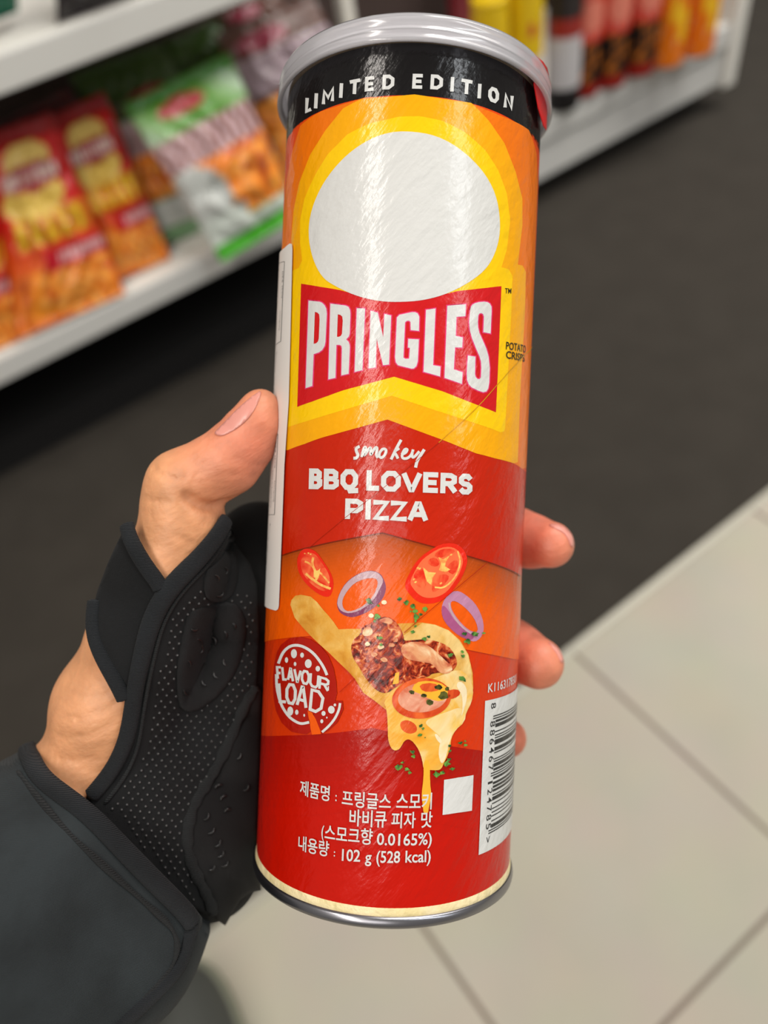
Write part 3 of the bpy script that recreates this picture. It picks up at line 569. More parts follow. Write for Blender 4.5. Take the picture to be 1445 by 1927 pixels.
for x, y, r_ in [(751, 1127, 5), (765, 1133, 7), (776, 1140, 7), (781, 1150, 6), (781, 1160, 8), (790, 1155, 5), (798, 1146, 7), (781, 1168, 4), (781, 1178, 4), (776, 1188, 5), (696, 1132, 9), (712, 1140, 4), (709, 1160, 7), (706, 1168, 4), (798, 1201, 6), (806, 1198, 4), (873, 1192, 6), (879, 1206, 8), (893, 1193, 8), (908, 1191, 4), (867, 1277, 9), (869, 1234, 5), (868, 1226, 4), (845, 1232, 7), (714, 1200, 7), (717, 1213, 5), (752, 1442, 9), (757, 1434, 4), (766, 1447, 6), (770, 1453, 4), (775, 1414, 6), (777, 1422, 5), (864, 1397, 5), (873, 1401, 5), (873, 1394, 3), (839, 1436, 8), (843, 1428, 5), (819, 1456, 8), (830, 1453, 6), (849, 1446, 6), (844, 1402, 4), (845, 1412, 4), (791, 1365, 5), (795, 1370, 4), (789, 1382, 5), (799, 1387, 2), (772, 1150, 2.4)]:
    herb(x, y, r_)
for x, y in [(723, 1133), (699, 1158)]: A.ell(x, y, 5, 4, KF['chz2'], 24)
# round badge
A.poly(c8([(110, 740), (125, 520), (165, 340), (220, 240), (330, 155), (480, 130), (620, 165), (760, 260), (860, 390), (930, 560), (965, 740), (975, 900), (950, 1000), (1050, 1000), (1060, 1120), (980, 1290), (860, 1400), (760, 1455), (700, 1320), (660, 1180), (600, 1150), (600, 1290), (640, 1400), (560, 1455), (460, 1440), (360, 1420), (230, 1300), (150, 1130), (120, 950)]), K['badge'], 15)
A.poly(c8([(580, 1130), (640, 1160), (690, 1250), (750, 1400), (760, 1450), (640, 1460), (620, 1380), (610, 1290), (590, 1210)]), K['org2'], 16)
for p, w, tp in [([(187, 495), (240, 350), (330, 262), (430, 240), (540, 268), (660, 350), (760, 480), (810, 570), (842, 650)], 5.2, False), ([(160, 640), (162, 800), (190, 950), (240, 1090), (330, 1220), (420, 1285), (500, 1315), (602, 1290)], 5.0, False), ([(1018, 1030), (1005, 1120), (950, 1240), (870, 1340), (775, 1425)], 4.6, False)]:
    A.stroke(c8(p), w, K['white'], 17, smooth=2)
for x, y, a, b in [(397, 360, 40, 62), (507, 380, 25, 35), (297, 447, 22, 38), (412, 500, 18, 28), (590, 495, 46, 60), (718, 563, 30, 38), (347, 1140, 40, 62), (435, 1155, 23, 35), (535, 1197, 12, 20), (900, 1120, 45, 53), (948, 1055, 17, 20), (795, 1170, 28, 33), (772, 1277, 20, 27), (840, 1227, 10, 13)]:
    A.ell(*c8([(x, y)])[0], a / 7.225, b / 7.225, K['white'], 17, n=20)
def glyphs(lst, w, tr, m, layer, off=(0, 0)):
    for ch, q in lst:
        q = [np.array(v, float) for v in q]
        for pl in GL[ch]:
            P = [(q[0] * (1 - a) + q[1] * a) * (1 - b) + (q[3] * (1 - a) + q[2] * a) * b for a, b in pl]
            P = [(x + off[0], y + off[1]) for x, y in tr([tuple(p) for p in P])]
            A.stroke(P, w, m, layer)
fl = [('F', [(170, 545), (222, 545), (232, 705), (180, 700)]), ('L', [(240, 545), (300, 560), (300, 712), (255, 710)]), ('A', [(330, 560), (375, 570), (385, 735), (318, 715)]), ('V', [(405, 570), (488, 590), (475, 745), (410, 735)]), ('O', [(510, 590), (600, 610), (590, 775), (505, 755)]), ('U', [(625, 625), (728, 655), (715, 825), (615, 790)]), ('R', [(755, 680), (868, 715), (855, 865), (740, 835)])]
ld = [('L', [(195, 765), (285, 790), (290, 1015), (210, 1010)]), ('O', [(305, 775), (420, 790), (410, 1045), (300, 1020)]), ('A', [(470, 805), (560, 820), (560, 1095), (440, 1055)]), ('D', [(640, 850), (800, 895), (750, 1170), (615, 1115)])]
glyphs(fl, 6.6, c8, K['dark'], 16, (1.2, 1.2)); glyphs(ld, 7.6, c8, K['dark'], 16, (1.2, 1.2))
glyphs(fl, 4.6, c8, K['white'], 18); glyphs(ld, 5.6, c8, K['white'], 18)
A.stroke(c8([(862, 800), (860, 860)]), 2.2, K['white'], 18)
# Korean product data
kw = K['white']
for w, a, b, cap in [('제품명', (566, 1492), (621, 1505), 22), (':', (632, 1506), (634.5, 1506.5), 17), ('프링글스', (644, 1512), (735, 1520), 23), ('스모키', (745, 1519.5), (811, 1519), 24),
                     ('바비큐', (658, 1549.5), (727, 1553), 24), ('피자', (736, 1554), (781, 1554), 23), ('맛', (791, 1554), (812, 1553), 23),
                     ('(', (606, 1573), (611, 1575), 22), ('스모크향', (612, 1576.5), (701, 1586), 23), ('0.0165%)', (709, 1588), (811, 1587), 22),
                     ('내용량', (563, 1596), (620, 1609), 22), (':', (629, 1610), (631.5, 1610.5), 14), ('102', (644, 1618), (678, 1620), 22), ('g', (687, 1621), (699, 1621.5), 21), ('(528', (708, 1621.5), (752, 1622), 22), ('kcal)', (762, 1621.5), (809, 1620), 22)]:
    A.text_h(w, a, b, cap, kw, 20, .014)
A.poly([(835, 1467), (890, 1458), (887, 1525), (832, 1533)], K['white'], 10)
kA = uh(917, 1303); A.text('K1163178301', lambda t, y: (kA[0] + .0178 * t, kA[1] + y * .0032), kw, 10, .012)
# linear bar code panel with its digits
ua, ha = uh(911.7, 1318.6); uz, hz_ = uh(900.8, 1608)
A.poly_uh([[(ua, ha), (R * 1.62, ha - .0002), (R * 1.62, hz_), (ua, hz_)]], K['white'], 10)
code = '8886467124785'
Lc = ['0001101', '0011001', '0010011', '0111101', '0100011', '0110001', '0101111', '0111011', '0110111', '0001011']
par = {'8': 'LGLGGL'}
bits = '101'
for ch, p in zip(code[1:7], par[code[0]]):
    l = Lc[int(ch)]; bits += l if p == 'L' else ''.join('1' if c == '0' else '0' for c in l)[::-1]
bits += '01010'
for ch in code[7:]: bits += ''.join('1' if c == '0' else '0' for c in Lc[int(ch)])
bits += '101'
M_ink2 = lm('print_bar_ink', (38, 40, 42))
b0 = uh(925, 1347)[1]; b1 = uh(916, 1570)[1]; du = (b0 - b1) / 95; ub = uh(930, 1360)[0] + .0002
i = 0
while i < 95:
    if bits[i] == '1':
        j = i
        while j < 95 and bits[j] == '1': j += 1
        g = i < 3 or i >= 92 or 45 <= i < 50
        A.poly_uh([[(ub - (.0011 if g else 0), b0 - i * du), (R * 1.5, b0 - i * du), (R * 1.5, b0 - j * du), (ub - (.0011 if g else 0), b0 - j * du)]], M_ink2, 12)
        i = j
    else: i += 1
ux = ub - .0020
def digit(ch, h, sz=.0021):
    wd_ = .0006 if ch == '1' else .0015; A.text(ch, lambda t, y: (ux + y / .7 * sz - .0002, h + wd_ / 2 - t * wd_), M_ink2, 12, .006)
digit('8', uh(922, 1329)[1])
for k in range(6): digit(code[1 + k], b0 - (3 + 7 * k + 3.5) * du)
for k in range(6): digit(code[7 + k], b0 - (50 + 7 * k + 3.5) * du)
digit('>', b1 - .0014)
# spiral seams of the paper tube
for p, w, m_, ly in [([(1000, 652), (945, 712), (895, 770), (825, 833)], 1.3, 'ly', 9), ([(825, 833), (720, 920), (646, 977), (560, 1050)], 1.0, 'lr', 9), ([(915, 1058), (865, 1100), (800, 1155), (760, 1190)], 1.0, 'lr', 26), ([(668, 1276), (640, 1302)], 1.0, 'lr', 26)]:
    A.stroke(p, w, K[m_], ly, smooth=1)
sleeve = A.build('printed_label', can); sleeve['label'] = 'printed label with big white lettering, orange arches and a loaded crisp picture'
# nutrition sticker on the left side
ST = Art(); M_st = mat('sticker_paper', (232, 228, 222), .45); M_stink = mat('sticker_ink', (60, 58, 58), .6)
st = [uh(*p) for p in [(553, 460), (554, 470), (550, 640), (547, 755.6), (539, 874), (533, 1032), (528.5, 1140), (527, 1146), (523, 1149), (500, 1139)]]
lo = uh(500, 1139)[1]; hi = uh(539, 467.6); ST.poly_uh([st + [(-R * 2.3, lo), (-R * 2.3, hi[1] - .0014), uh(529, 479), uh(539, 467.6), uh(549, 459)]], M_st, 30)
ST.stroke([(528, 497), (539.5, 493), (536, 560), (532.5, 643), (526, 647), (520, 652)], .9, M_stink, 32); ST.stroke([(519, 817), (527, 817.5), (524, 890), (520.6, 968.6), (508, 969)], .9, M_stink, 32)
for w, a, b in [('kcal 520', (535, 560), (537, 510)), ('Sodium', (530, 622), (532, 586)), ('Sodium', (519.5, 945), (521.5, 905)), ('Carbohydrates', (514, 955), (518, 885)), ('kcal 520', (522, 880), (524, 830)), ('nutrition facts per serving', (516, 806), (525, 662)), ('nutrition facts per serving', (502, 1108), (513, 985))]:
    ST.text_v(w, a, b, 5.5, M_stink, 32, 0, down=False)
stk = ST.build('nutrition_sticker', can); stk['label'] = 'white paper nutrition sticker'
# paper tube ends, metal rim, lid
M_cream = mat('cream_paper', (226, 208, 152), .5, bump=(420, .6, .001), mottle=((238, 222, 176), 160))
M_metal = mat('rim_metal', (150, 150, 156), .28, 1.0)
vs, fs = lathe([(R - .0002, hb + .0006), (R + .0001, hb - .0002), (R + .0003, hb - .0012), (R + .0003, hb - .0030), (R - .001, hb - .0032)], 160)
mesh_obj('paper_band', vs, fs, M_cream, can)['label'] = 'cream paper band above the metal rim'
z = hb - .0030; rr = .0375
vs, fs = lathe([(R - .0004, z + .0010), (R + .0005, z + .0011), (rr - .0001, z + .0004), (rr + .00005, z - .0005), (rr - .0001, z - .0014), (R + .0003, z - .0019), (R - .0012, z - .0016), (R - .0018, z + .001), (0, z + .001)], 160)
mesh_obj('metal_rim', vs, fs, M_metal, can)
vs, fs = lathe([(R - .0002, hT - .0002), (R + .0001, hT), (R - .0001, hT + .0022), (R - .001, hT + .0026), (R - .0018, hT + .0022), (R - .002, hT)], 160)
mesh_obj('tube_edge', vs, fs, mat('brown_paper_edge', (92, 78, 58), .8, bump=(900, .8, .001)), can)
vs, fs = lathe([(R - .0012, hT + .0024), (0, hT + .0024)], 96)
mesh_obj('foil_seal', vs, fs, mat('seal_foil', (190, 188, 186), .35, .9), can)
def lid_mat():
    m = bpy.data.materials.new('clear_lid_plastic'); m.use_nodes = True; nt = m.node_tree; N = nt.nodes; L = nt.links; N.remove(N['Principled BSDF']); out = N['Material Output']
    tr = N.new('ShaderNodeBsdfTransparent'); tr.inputs[0].default_value = (.98, .97, .99, 1); tl = N.new('ShaderNodeBsdfTranslucent'); tl.inputs[0].default_value = (.95, .94, .98, 1)
    df = N.new('ShaderNodeBsdfDiffuse'); df.inputs[0].default_value = (.95, .94, .98, 1); gl = N.new('ShaderNodeBsdfGlossy'); gl.inputs['Roughness'].default_value = .16; gl.inputs[0].default_value = (1, 1, 1, 1)
    a = N.new('ShaderNodeMixShader'); a.inputs[0].default_value = .5; L.new(tl.outputs[0], a.inputs[1]); L.new(df.outputs[0], a.inputs[2])
    b = N.new('ShaderNodeMixShader'); b.inputs[0].default_value = .62; L.new(tr.outputs[0], b.inputs[1]); L.new(a.outputs[0], b.inputs[2])
    fr = N.new('ShaderNodeFresnel'); fr.inputs[0].default_value = 1.5
    c = N.new('ShaderNodeMixShader'); L.new(fr.outputs[0], c.inputs[0]); L.new(b.outputs[0], c.inputs[1]); L.new(gl.outputs[0], c.inputs[2]); L.new(c.outputs[0], out.inputs[0]); return m
rl = .0393; zl = .1139; zt = .1212
prof = [(rl - .0012, zl + .0004), (rl - .0002, zl), (rl + .0002, zl + .0005), (rl - .0001, zl + .0013), (rl - .0005, zl + .0018), (rl + .0000, zl + .0026), (rl - .0002, zl + .0036), (rl - .0006, zl + .0042), (rl - .0002, zl + .0050), (rl - .0002, zl + .0062), (rl - .0007, zl + .0072), (rl - .0018, zt), (rl - .0030, zt - .0002), (rl - .0036, zt - .0014), (rl - .0050, zt - .0020), (0, zt - .0020), (0, zt - .0026), (rl - .0050, zt - .0026), (rl - .0030, zt - .0018), (rl - .0016, zl + .0060), (rl - .0012, zl + .0030)]
vs, fs = lathe(prof, 192, True)
mesh_obj('lid', vs, fs, lid_mat(), can)['label'] = 'clear plastic snap lid'
RT = Art(); M_redt = mat('red_foil_tab', (222, 20, 26), .35)
rt = 37.9e-3
def uhr(p):
    return uh(p[0], p[1], rt)
tabp = [(999, 108), (1008, 106), (1020, 116), (1028, 128), (1034, 142), (1036, 170), (1034, 205), (1027, 245), (1022, 238), (1012, 205), (1004, 160), (1003, 128)]
vv, ff = [], []
L2 = [Vector((x, y, 0)) for x, y in tabp]
tp = mgeo.tessellate_polygon([L2]); cvs = [uhr(p) for p in tabp]
for off in (0, .00025):
    for u, h in cvs: a = u / R; vv.append(((rt + off) * math.sin(a), -(rt + off) * math.cos(a), h))
k = len(cvs)
for t in tp: ff.append(tuple(t)); ff.append(tuple(q + k for q in t[::-1]))
for i in range(k): ff.append((i, (i + 1) % k, (i + 1) % k + k, i + k))
mesh_obj('pull_tab', vv, ff, M_redt, can, smooth=False)['label'] = 'red foil pull tab sticking out under the lid'

# ------------------------------------------------------------------ the person: hand, forearm, glove, shoe  (millimetres in a local frame, placed in the world)
def Kp(px, py, d): return np.array([(px - CX) / F * d, -(py - CY) / F * d, -d])
def seg(P, a, ra, b, rb):
    ab = b - a; t = np.clip(((P - a) @ ab) / (ab @ ab), 0, 1)
    return np.linalg.norm(P - a - t[..., None] * ab, axis=-1) - (ra + (rb - ra) * t)
def smin(a, b, k):
    h = np.clip(.5 + .5 * (b - a) / k, 0, 1); return b * (1 - h) + a * h - k * h * (1 - h)
def chain(P, pts, k=2.0):
    d = None
    for (a, ra), (b, rb) in zip(pts, pts[1:]):
        s = seg(P, a, ra, b, rb); d = s if d is None else smin(d, s, k)
    return d
axp = AO * 1000
def around(phi, py, rad=44.5):
    """point behind the canister: phi measured from straight behind it, + to the right; py gives the height on the canister"""
    ph = math.radians(phi); q = axp + rad * (-tow * math.cos(ph) + rgt * math.sin(ph)); k = -(py - CY) / F
    hh = (-k * q[2] - q[1]) / (AD[1] + k * AD[2]); return q + AD * hh
THUMB = [(Kp(491, 767, 214), 5.1), (Kp(483, 794, 214), 6.6), (Kp(462, 830, 215), 7.9), (Kp(428, 868, 215), 8.9), (Kp(385, 893, 215.5), 8.9), (Kp(343, 914, 216), 9.6), (Kp(338, 950, 217), 9.8), (Kp(344, 985, 218), 11.2), (Kp(318, 1075, 220), 13.0), (Kp(268, 1200, 222), 14.6), (Kp(217, 1330, 224), 15.6), (Kp(172, 1440, 225), 13.6)]
FINGERS = [
 [(around(-82, 1120, 47), 11), (around(-45, 1030, 46), 9.5), (around(-5, 990, 46), 8.8), (around(32, 985, 45.5), 8.3), (around(60, 1005, 45), 8.0), (Kp(998, 1018, 243), 8.3), (Kp(1036, 1025, 237), 7.1)],
 [(around(-80, 1260, 47), 11), (around(-45, 1200, 46), 9.8), (around(-5, 1175, 46), 9.2), (around(32, 1185, 45.5), 8.6), (around(58, 1215, 45), 8.5), (Kp(972, 1228, 246), 9.1), (Kp(1012, 1248, 238), 7.9)],
 [(around(-78, 1390, 47), 10.5), (around(-45, 1350, 45.5), 9), (around(-5, 1340, 45.3), 8.4), (around(32, 1352, 45), 7.8), (around(50, 1376, 44.6), 7.4), (around(59, 1389, 44.6), 6.2)],
 [(around(-76, 1500, 46), 9), (around(-45, 1480, 44.5), 8), (around(-5, 1475, 44), 7.2), (around(30, 1480, 43.6), 6.6), (around(44, 1484, 43.3), 5.6)]]
PALM = [[(Kp(95, 1585, 224), 25), (Kp(235, 1480, 236), 22), (Kp(330, 1350, 244), 19), (Kp(400, 1200, 252), 16), (Kp(440, 1090, 258), 13), (around(-82, 1120, 47), 11)],
        [(Kp(200, 1560, 232), 22), (Kp(330, 1500, 240), 20), (Kp(395, 1350, 250), 18), (around(-80, 1260, 47), 12)],
        [(Kp(440, 1090, 256), 12), (Kp(470, 1045, 256), 12), (around(-66, 1022, 47.5), 12)],
        [(Kp(200, 1560, 232), 22), (Kp(340, 1575, 238), 18), (Kp(405, 1480, 250), 17), (around(-78, 1390, 47), 11)],
        [(Kp(340, 1575, 238), 18), (Kp(395, 1630, 240), 13), (around(-76, 1500, 46), 10)],
        [(Kp(235, 1480, 236), 22), (Kp(217, 1330, 226), 15), (Kp(300, 1250, 236), 15), (Kp(380, 1120, 244), 10)]]
ARM = [(Kp(-330, 1990, 195), 36), (Kp(-60, 1740, 206), 32), (Kp(95, 1585, 224), 25)]
def palm_sdf(P):
    d = chain(P, PALM[0], 6)
    for c in PALM[1:]: d = smin(d, chain(P, c, 6), 7)
    return d
def hand_sdf(P):
    d = smin(palm_sdf(P), chain(P, ARM, 6), 8)
    d = smin(d, chain(P, THUMB, 3.0), 6)
    for f in FINGERS: d = smin(d, chain(P, f, 2.0), 3.0)
    # skin folds of the thumb
    for a, b, r_, k in CREASE: d = -smin(-d, seg(P, a, r_, b, r_), k)
    hh = (P - axp) @ AD; rad = np.linalg.norm(P - axp - hh[..., None] * AD, axis=-1)
    return np.maximum(d, -(rad - 36.75))          # flesh presses flat against the canister
CREASE = []
def add_crease(pts, r_, k):
    p = np.array(chaikin(pts, 1, False)); S = trace(hand_sdf, p[:, 0], p[:, 1]); return [(S[i], S[i + 1], r_, k) for i in range(len(S) - 1)]
def nets(fn, lo, hi, h):
    xs = [np.arange(lo[i], hi[i] + h, h) for i in range(3)]; n = [len(x) for x in xs]
    V = np.empty(n, np.float32); YY, ZZ = np.meshgrid(xs[1], xs[2], indexing='ij')
    for i, x in enumerate(xs[0]): V[i] = fn(np.stack([np.full_like(YY, x), YY, ZZ], -1))
    ins = V < 0; cell = np.zeros([k - 1 for k in n], int); acc = np.zeros([k - 1 for k in n] + [3]); cnt = np.zeros([k - 1 for k in n])
    idx = np.stack(np.meshgrid(*[np.arange(k - 1) for k in n], indexing='ij'), -1).astype(float)
    sl = lambda o: tuple(slice(o[a], n[a] - 1 + o[a]) for a in range(3))
    cor = [(a, b, c) for a in (0, 1) for b in (0, 1) for c in (0, 1)]
    for a in cor:
        for ax in range(3):
            if a[ax] == 1: continue
            b = list(a); b[ax] = 1; va, vb = V[sl(a)], V[sl(b)]; x = (va < 0) != (vb < 0)
            t = np.where(x, va / np.where(x, va - vb, 1), 0)
            for q in range(3): acc[..., q] += np.where(x, a[q] + (t if q == ax else 0), 0)
            cnt += x
    act = cnt > 0; ids = -np.ones(act.shape, int); ids[act] = np.arange(act.sum())
    verts = (idx[act] + acc[act] / cnt[act][:, None]) * h + np.array(lo)
    faces = []
    for ax in range(3):
        b, c = (ax + 1) % 3, (ax + 2) % 3
        s0 = [slice(1, n[a] - 1) for a in range(3)]; s1 = list(s0); s0[ax] = slice(0, n[ax] - 1); s1[ax] = slice(1, n[ax])
        i0, i1 = ins[tuple(s0)], ins[tuple(s1)]; w = np.argwhere(i0 != i1); 
        off = np.array([1, 1, 1]); off[ax] = 0; g = w + off; fl_ = i0[tuple(w.T)]
        def cid(db, dc):
            q = g.copy(); q[:, b] -= db; q[:, c] -= dc; return ids[q[:, 0], q[:, 1], q[:, 2]]
        qd = np.stack([cid(1, 1), cid(0, 1), cid(0, 0), cid(1, 0)], 1); qd[~fl_] = qd[~fl_][:, ::-1]
        faces.append(qd)
    return verts, np.concatenate(faces)
def grad(fn, P, e=.15):
    g = np.stack([fn(P + np.eye(3)[i] * e) - fn(P - np.eye(3)[i] * e) for i in range(3)], -1); return g / (np.linalg.norm(g, axis=-1, keepdims=True) + 1e-9)
def trace(fn, px, py, off=0.0, d0=150., d1=320.):
    """where the sight line through a picture point meets the surface; where it passes by, the nearest point of the surface's flank"""
    px = np.asarray(px, float); py = np.asarray(py, float)
    v = np.stack([(px - CX), -(py - CY), np.full_like(px, -F)], -1); v /= np.linalg.norm(v, axis=-1, keepdims=True)
    t = np.full(px.shape, d0); best = np.full(px.shape, 1e9); bt = t.copy()
    for _ in range(90):
        s = fn(v * t[..., None]) - off; u = s < best; best = np.where(u, s, best); bt = np.where(u, t, bt); t = np.where(t < d1, t + np.where(s > .02, np.maximum(s * .7, .05), 0), t)
    hit = best < .3
    return v * np.where(hit, bt, bt)[..., None]
_c = []
for p, r_, k in [([(350, 934), (368, 947), (386, 954), (404, 953), (424, 944)], 1.0, 1.6), ([(266, 936), (290, 942), (318, 944)], .35, .9), ([(286, 874), (296, 886), (312, 898), (330, 900)], .35, .9), ([(345, 905), (356, 880), (366, 858)], .22, .7), ([(360, 912), (374, 886), (384, 866)], .22, .7),
                 ([(330, 978), (350, 990), (372, 1000)], .22, .7), ([(325, 1000), (342, 1014), (362, 1024)], .3, .9), ([(440, 862), (470, 872), (508, 874)], .2, .6), ([(420, 890), (460, 896), (492, 898)], .2, .6),
                 ([(120, 1350), (150, 1352), (190, 1340), (216, 1325)], .25, .9), ([(108, 1385), (140, 1390), (180, 1380), (210, 1362)], .3, 1.0), ([(130, 1300), (160, 1312), (200, 1310)], .2, .8), ([(100, 1425), (140, 1432), (180, 1424)], .3, 1.0)]:
    _c += add_crease(p, r_, k)
CREASE[:] = _c
def to_world(P): return (M @ (np.asarray(P).T / 1000)).T + CAM
person = empty('person', tuple(c2w(Kp(217, 1400, 230) / 1000))); tag(person, 'person in a black fingerless training glove and dark shoe holding the canister', 'person')
PL = np.array(person.location)
def p_mesh(name, V, Fc, mats, parent=person, smooth=True, mi=None):
    o = mesh_obj(name, to_world(V) - PL, Fc, mats, parent, smooth, mi); return o
def skin_mat():
    m, nt, b = nodes('skin'); N = nt.nodes; L = nt.links
    a = N.new('ShaderNodeVertexColor'); a.layer_name = 'tone'; tc = N.new('ShaderNodeTexCoord')
    n = N.new('ShaderNodeTexNoise'); n.inputs['Scale'].default_value = 180; n.inputs['Detail'].default_value = 5; L.new(tc.outputs['Object'], n.inputs['Vector'])
    mr = N.new('ShaderNodeMapRange'); mr.inputs[1].default_value = .3; mr.inputs[2].default_value = .7; mr.inputs[3].default_value = .86; mr.inputs[4].default_value = 1.08; L.new(n.outputs['Fac'], mr.inputs[0])
    mx = N.new('ShaderNodeVectorMath'); mx.operation = 'SCALE'; L.new(a.outputs['Color'], mx.inputs[0]); L.new(mr.outputs[0], mx.inputs['Scale']); L.new(mx.outputs[0], b.inputs['Base Color'])
    b.inputs['Roughness'].default_value = .48; b.inputs['Subsurface Weight'].default_value = .18; b.inputs['Subsurface Radius'].default_value = (.004, .0014, .0008); b.inputs['Subsurface Scale'].default_value = 1.0
    w = N.new('ShaderNodeTexVoronoi'); w.inputs['Scale'].default_value = 900; L.new(tc.outputs['Object'], w.inputs['Vector'])
    mp = N.new('ShaderNodeMapping'); mp.inputs['Scale'].default_value = (.35, .9, 1.4); mp.inputs['Rotation'].default_value = (.4, .5, .2); L.new(tc.outputs['Object'], mp.inputs['Vector'])
    n3 = N.new('ShaderNodeTexNoise'); n3.inputs['Scale'].default_value = 420; n3.inputs['Detail'].default_value = 3; L.new(mp.outputs[0], n3.inputs['Vector'])
    b1_ = N.new('ShaderNodeBump'); b1_.inputs['Strength'].default_value = .16; b1_.inputs['Distance'].default_value = .0003; L.new(w.outputs['Distance'], b1_.inputs['Height'])
    b2_ = N.new('ShaderNodeBump'); b2_.inputs['Strength'].default_value = .3; b2_.inputs['Distance'].default_value = .0009; L.new(n3.outputs['Fac'], b2_.inputs['Height']); L.new(b1_.outputs[0], b2_.inputs['Normal']); L.new(b2_.outputs[0], b.inputs['Normal'])
    return m
M_skin = skin_mat()
V, Fc = nets(hand_sdf, (-190, -175, -300), (70, 50, -165), 1.0)
hand = p_mesh('hand', V, Fc, M_skin); hand['label'] = 'bare skin of the left hand with thumb, fingers, wrist and forearm'
tipd = np.minimum(np.linalg.norm(V - Kp(470, 830, 214), axis=1) / 26, 1)
for f in FINGERS: tipd = np.minimum(tipd, np.clip((np.linalg.norm(V - f[-2][0], axis=1) - 6) / 34, 0, 1))
ca_, cb_ = np.array(s2l((226, 128, 104))), np.array(s2l((222, 158, 112)))
tone = ca_ * (1 - tipd[:, None]) + cb_ * tipd[:, None]
hand.data.color_attributes.new('tone', 'FLOAT_COLOR', 'POINT').data.foreach_set('color', tone.astype(np.float32).ravel())

def patch(name, poly, fn, off, th, mats, parent, step=6, smooth=0, bulge=None, extra=None, closed_edge=True):
    """sheet lying on the surface fn, cut to an outline, with real thickness"""
    if smooth: poly = chaikin(poly, smooth)
    B = []
    for i in range(len(poly)):
        a = np.array(poly[i]); b = np.array(poly[(i + 1) % len(poly)]); k = max(1, int(np.linalg.norm(b - a) / step)); B += [a + (b - a) * q / k for q in range(k)]
    B = np.array(B); x0, y0 = B.min(0); x1, y1 = B.max(0); gx = []
    def inside(p):
        c = False; j = len(B) - 1
        for i in range(len(B)):
            if (B[i][1] > p[1]) != (B[j][1] > p[1]) and p[0] < (B[j][0] - B[i][0]) * (p[1] - B[i][1]) / (B[j][1] - B[i][1]) + B[i][0]: c = not c
            j = i
        return c
    r = 0; y = y0
    while y < y1:
        x = x0 + (step / 2 if r % 2 else 0)
        while x < x1:
            if inside((x, y)) and np.min(np.sum((B - (x, y)) ** 2, 1)) > (step * .55) ** 2: gx.append((x, y))
            x += step
        y += step * .87; r += 1
    P2 = [Vector(p) for p in B] + [Vector(p) for p in gx]; nb = len(B)
    vs, es, fs, *_ = mgeo.delaunay_2d_cdt(P2, [], [list(range(nb))], 1, 1e-5)
    P = np.array([(v.x, v.y) for v in vs]); S = trace(fn, P[:, 0], P[:, 1], off); N_ = grad(fn, S)
    vw = -S / np.linalg.norm(S, axis=1, keepdims=True)
    N_ = N_ + .35 * vw; N_ /= np.linalg.norm(N_, axis=1, keepdims=True)
    if bulge is not None:
        d = np.sqrt(np.min(((P[:, None, :] - B[None]) ** 2).sum(2), 1)); S = S + N_ * (bulge[0] * (1 - np.exp(-d / bulge[1])))[:, None]
    k = len(P); Vv = np.concatenate([S, S - N_ * th]); ff = []
    cnt = {}
    for f in fs:
        f = list(f); a, b, c = [P[i] for i in f[:3]]
        if (b[0] - a[0]) * (c[1] - a[1]) - (b[1] - a[1]) * (c[0] - a[0]) > 0: f = f[::-1]
        ff.append(f); ff.append([i + k for i in f[::-1]])
        for q in range(len(f)): e = (f[q], f[(q + 1) % len(f)]); cnt[e] = 1
    for (a, b) in list(cnt):
        if (b, a) not in cnt: ff.append((b, a, a + k, b + k))
    mi = None
    if extra is not None:
        ev, ef, em = extra; o_ = len(Vv); nf = len(ff); Vv = np.concatenate([Vv, ev]); ff += [[i + o_ for i in f] for f in ef]; mi = [0] * nf + [em] * len(ef)
    return p_mesh(name, Vv, ff, mats, parent, True, mi)
def tube_px(name, pts, fn, off, r, mats, parent, smooth=2, flat=1.0, seg_=14, rad=None, lift=0.0, raw=False):
    """round cord laid on the surface along a picture polyline"""
    p = chaikin(pts, smooth, False); p = np.array(p); C = trace(fn, p[:, 0], p[:, 1], off); N_ = grad(fn, C); vw = -C / np.linalg.norm(C, axis=1, keepdims=True); N_ = N_ + .5 * vw; N_ /= np.linalg.norm(N_, axis=1, keepdims=True)
    for _ in range(3): C[1:-1] = (C[:-2] + C[1:-1] * 2 + C[2:]) / 4; N_[1:-1] = (N_[:-2] + N_[1:-1] * 2 + N_[2:]) / 4
    C = C + N_ * lift; t = np.gradient(C, axis=0); t /= np.linalg.norm(t, axis=1, keepdims=True); Bn = np.cross(t, N_); Bn /= np.linalg.norm(Bn, axis=1, keepdims=True); N2 = np.cross(Bn, t)
    V_ = []; f_ = []; n = len(C)
    for i in range(n):
        rr_ = r if rad is None else rad(i / (n - 1)) * r
        if i in (0, n - 1): rr_ *= .4
        for q in range(seg_): a = 2 * math.pi * q / seg_; V_.append(C[i] + Bn[i] * math.cos(a) * rr_ + N2[i] * math.sin(a) * rr_ * flat)
    for i in range(n - 1):
        for q in range(seg_): f_.append((i * seg_ + q, i * seg_ + (q + 1) % seg_, (i + 1) * seg_ + (q + 1) % seg_, (i + 1) * seg_ + q))
    f_.append(tuple(range(seg_))[::-1]); f_.append(tuple((n - 1) * seg_ + q for q in range(seg_)))
    if raw: return V_, f_
    return p_mesh(name, V_, f_, mats, parent)
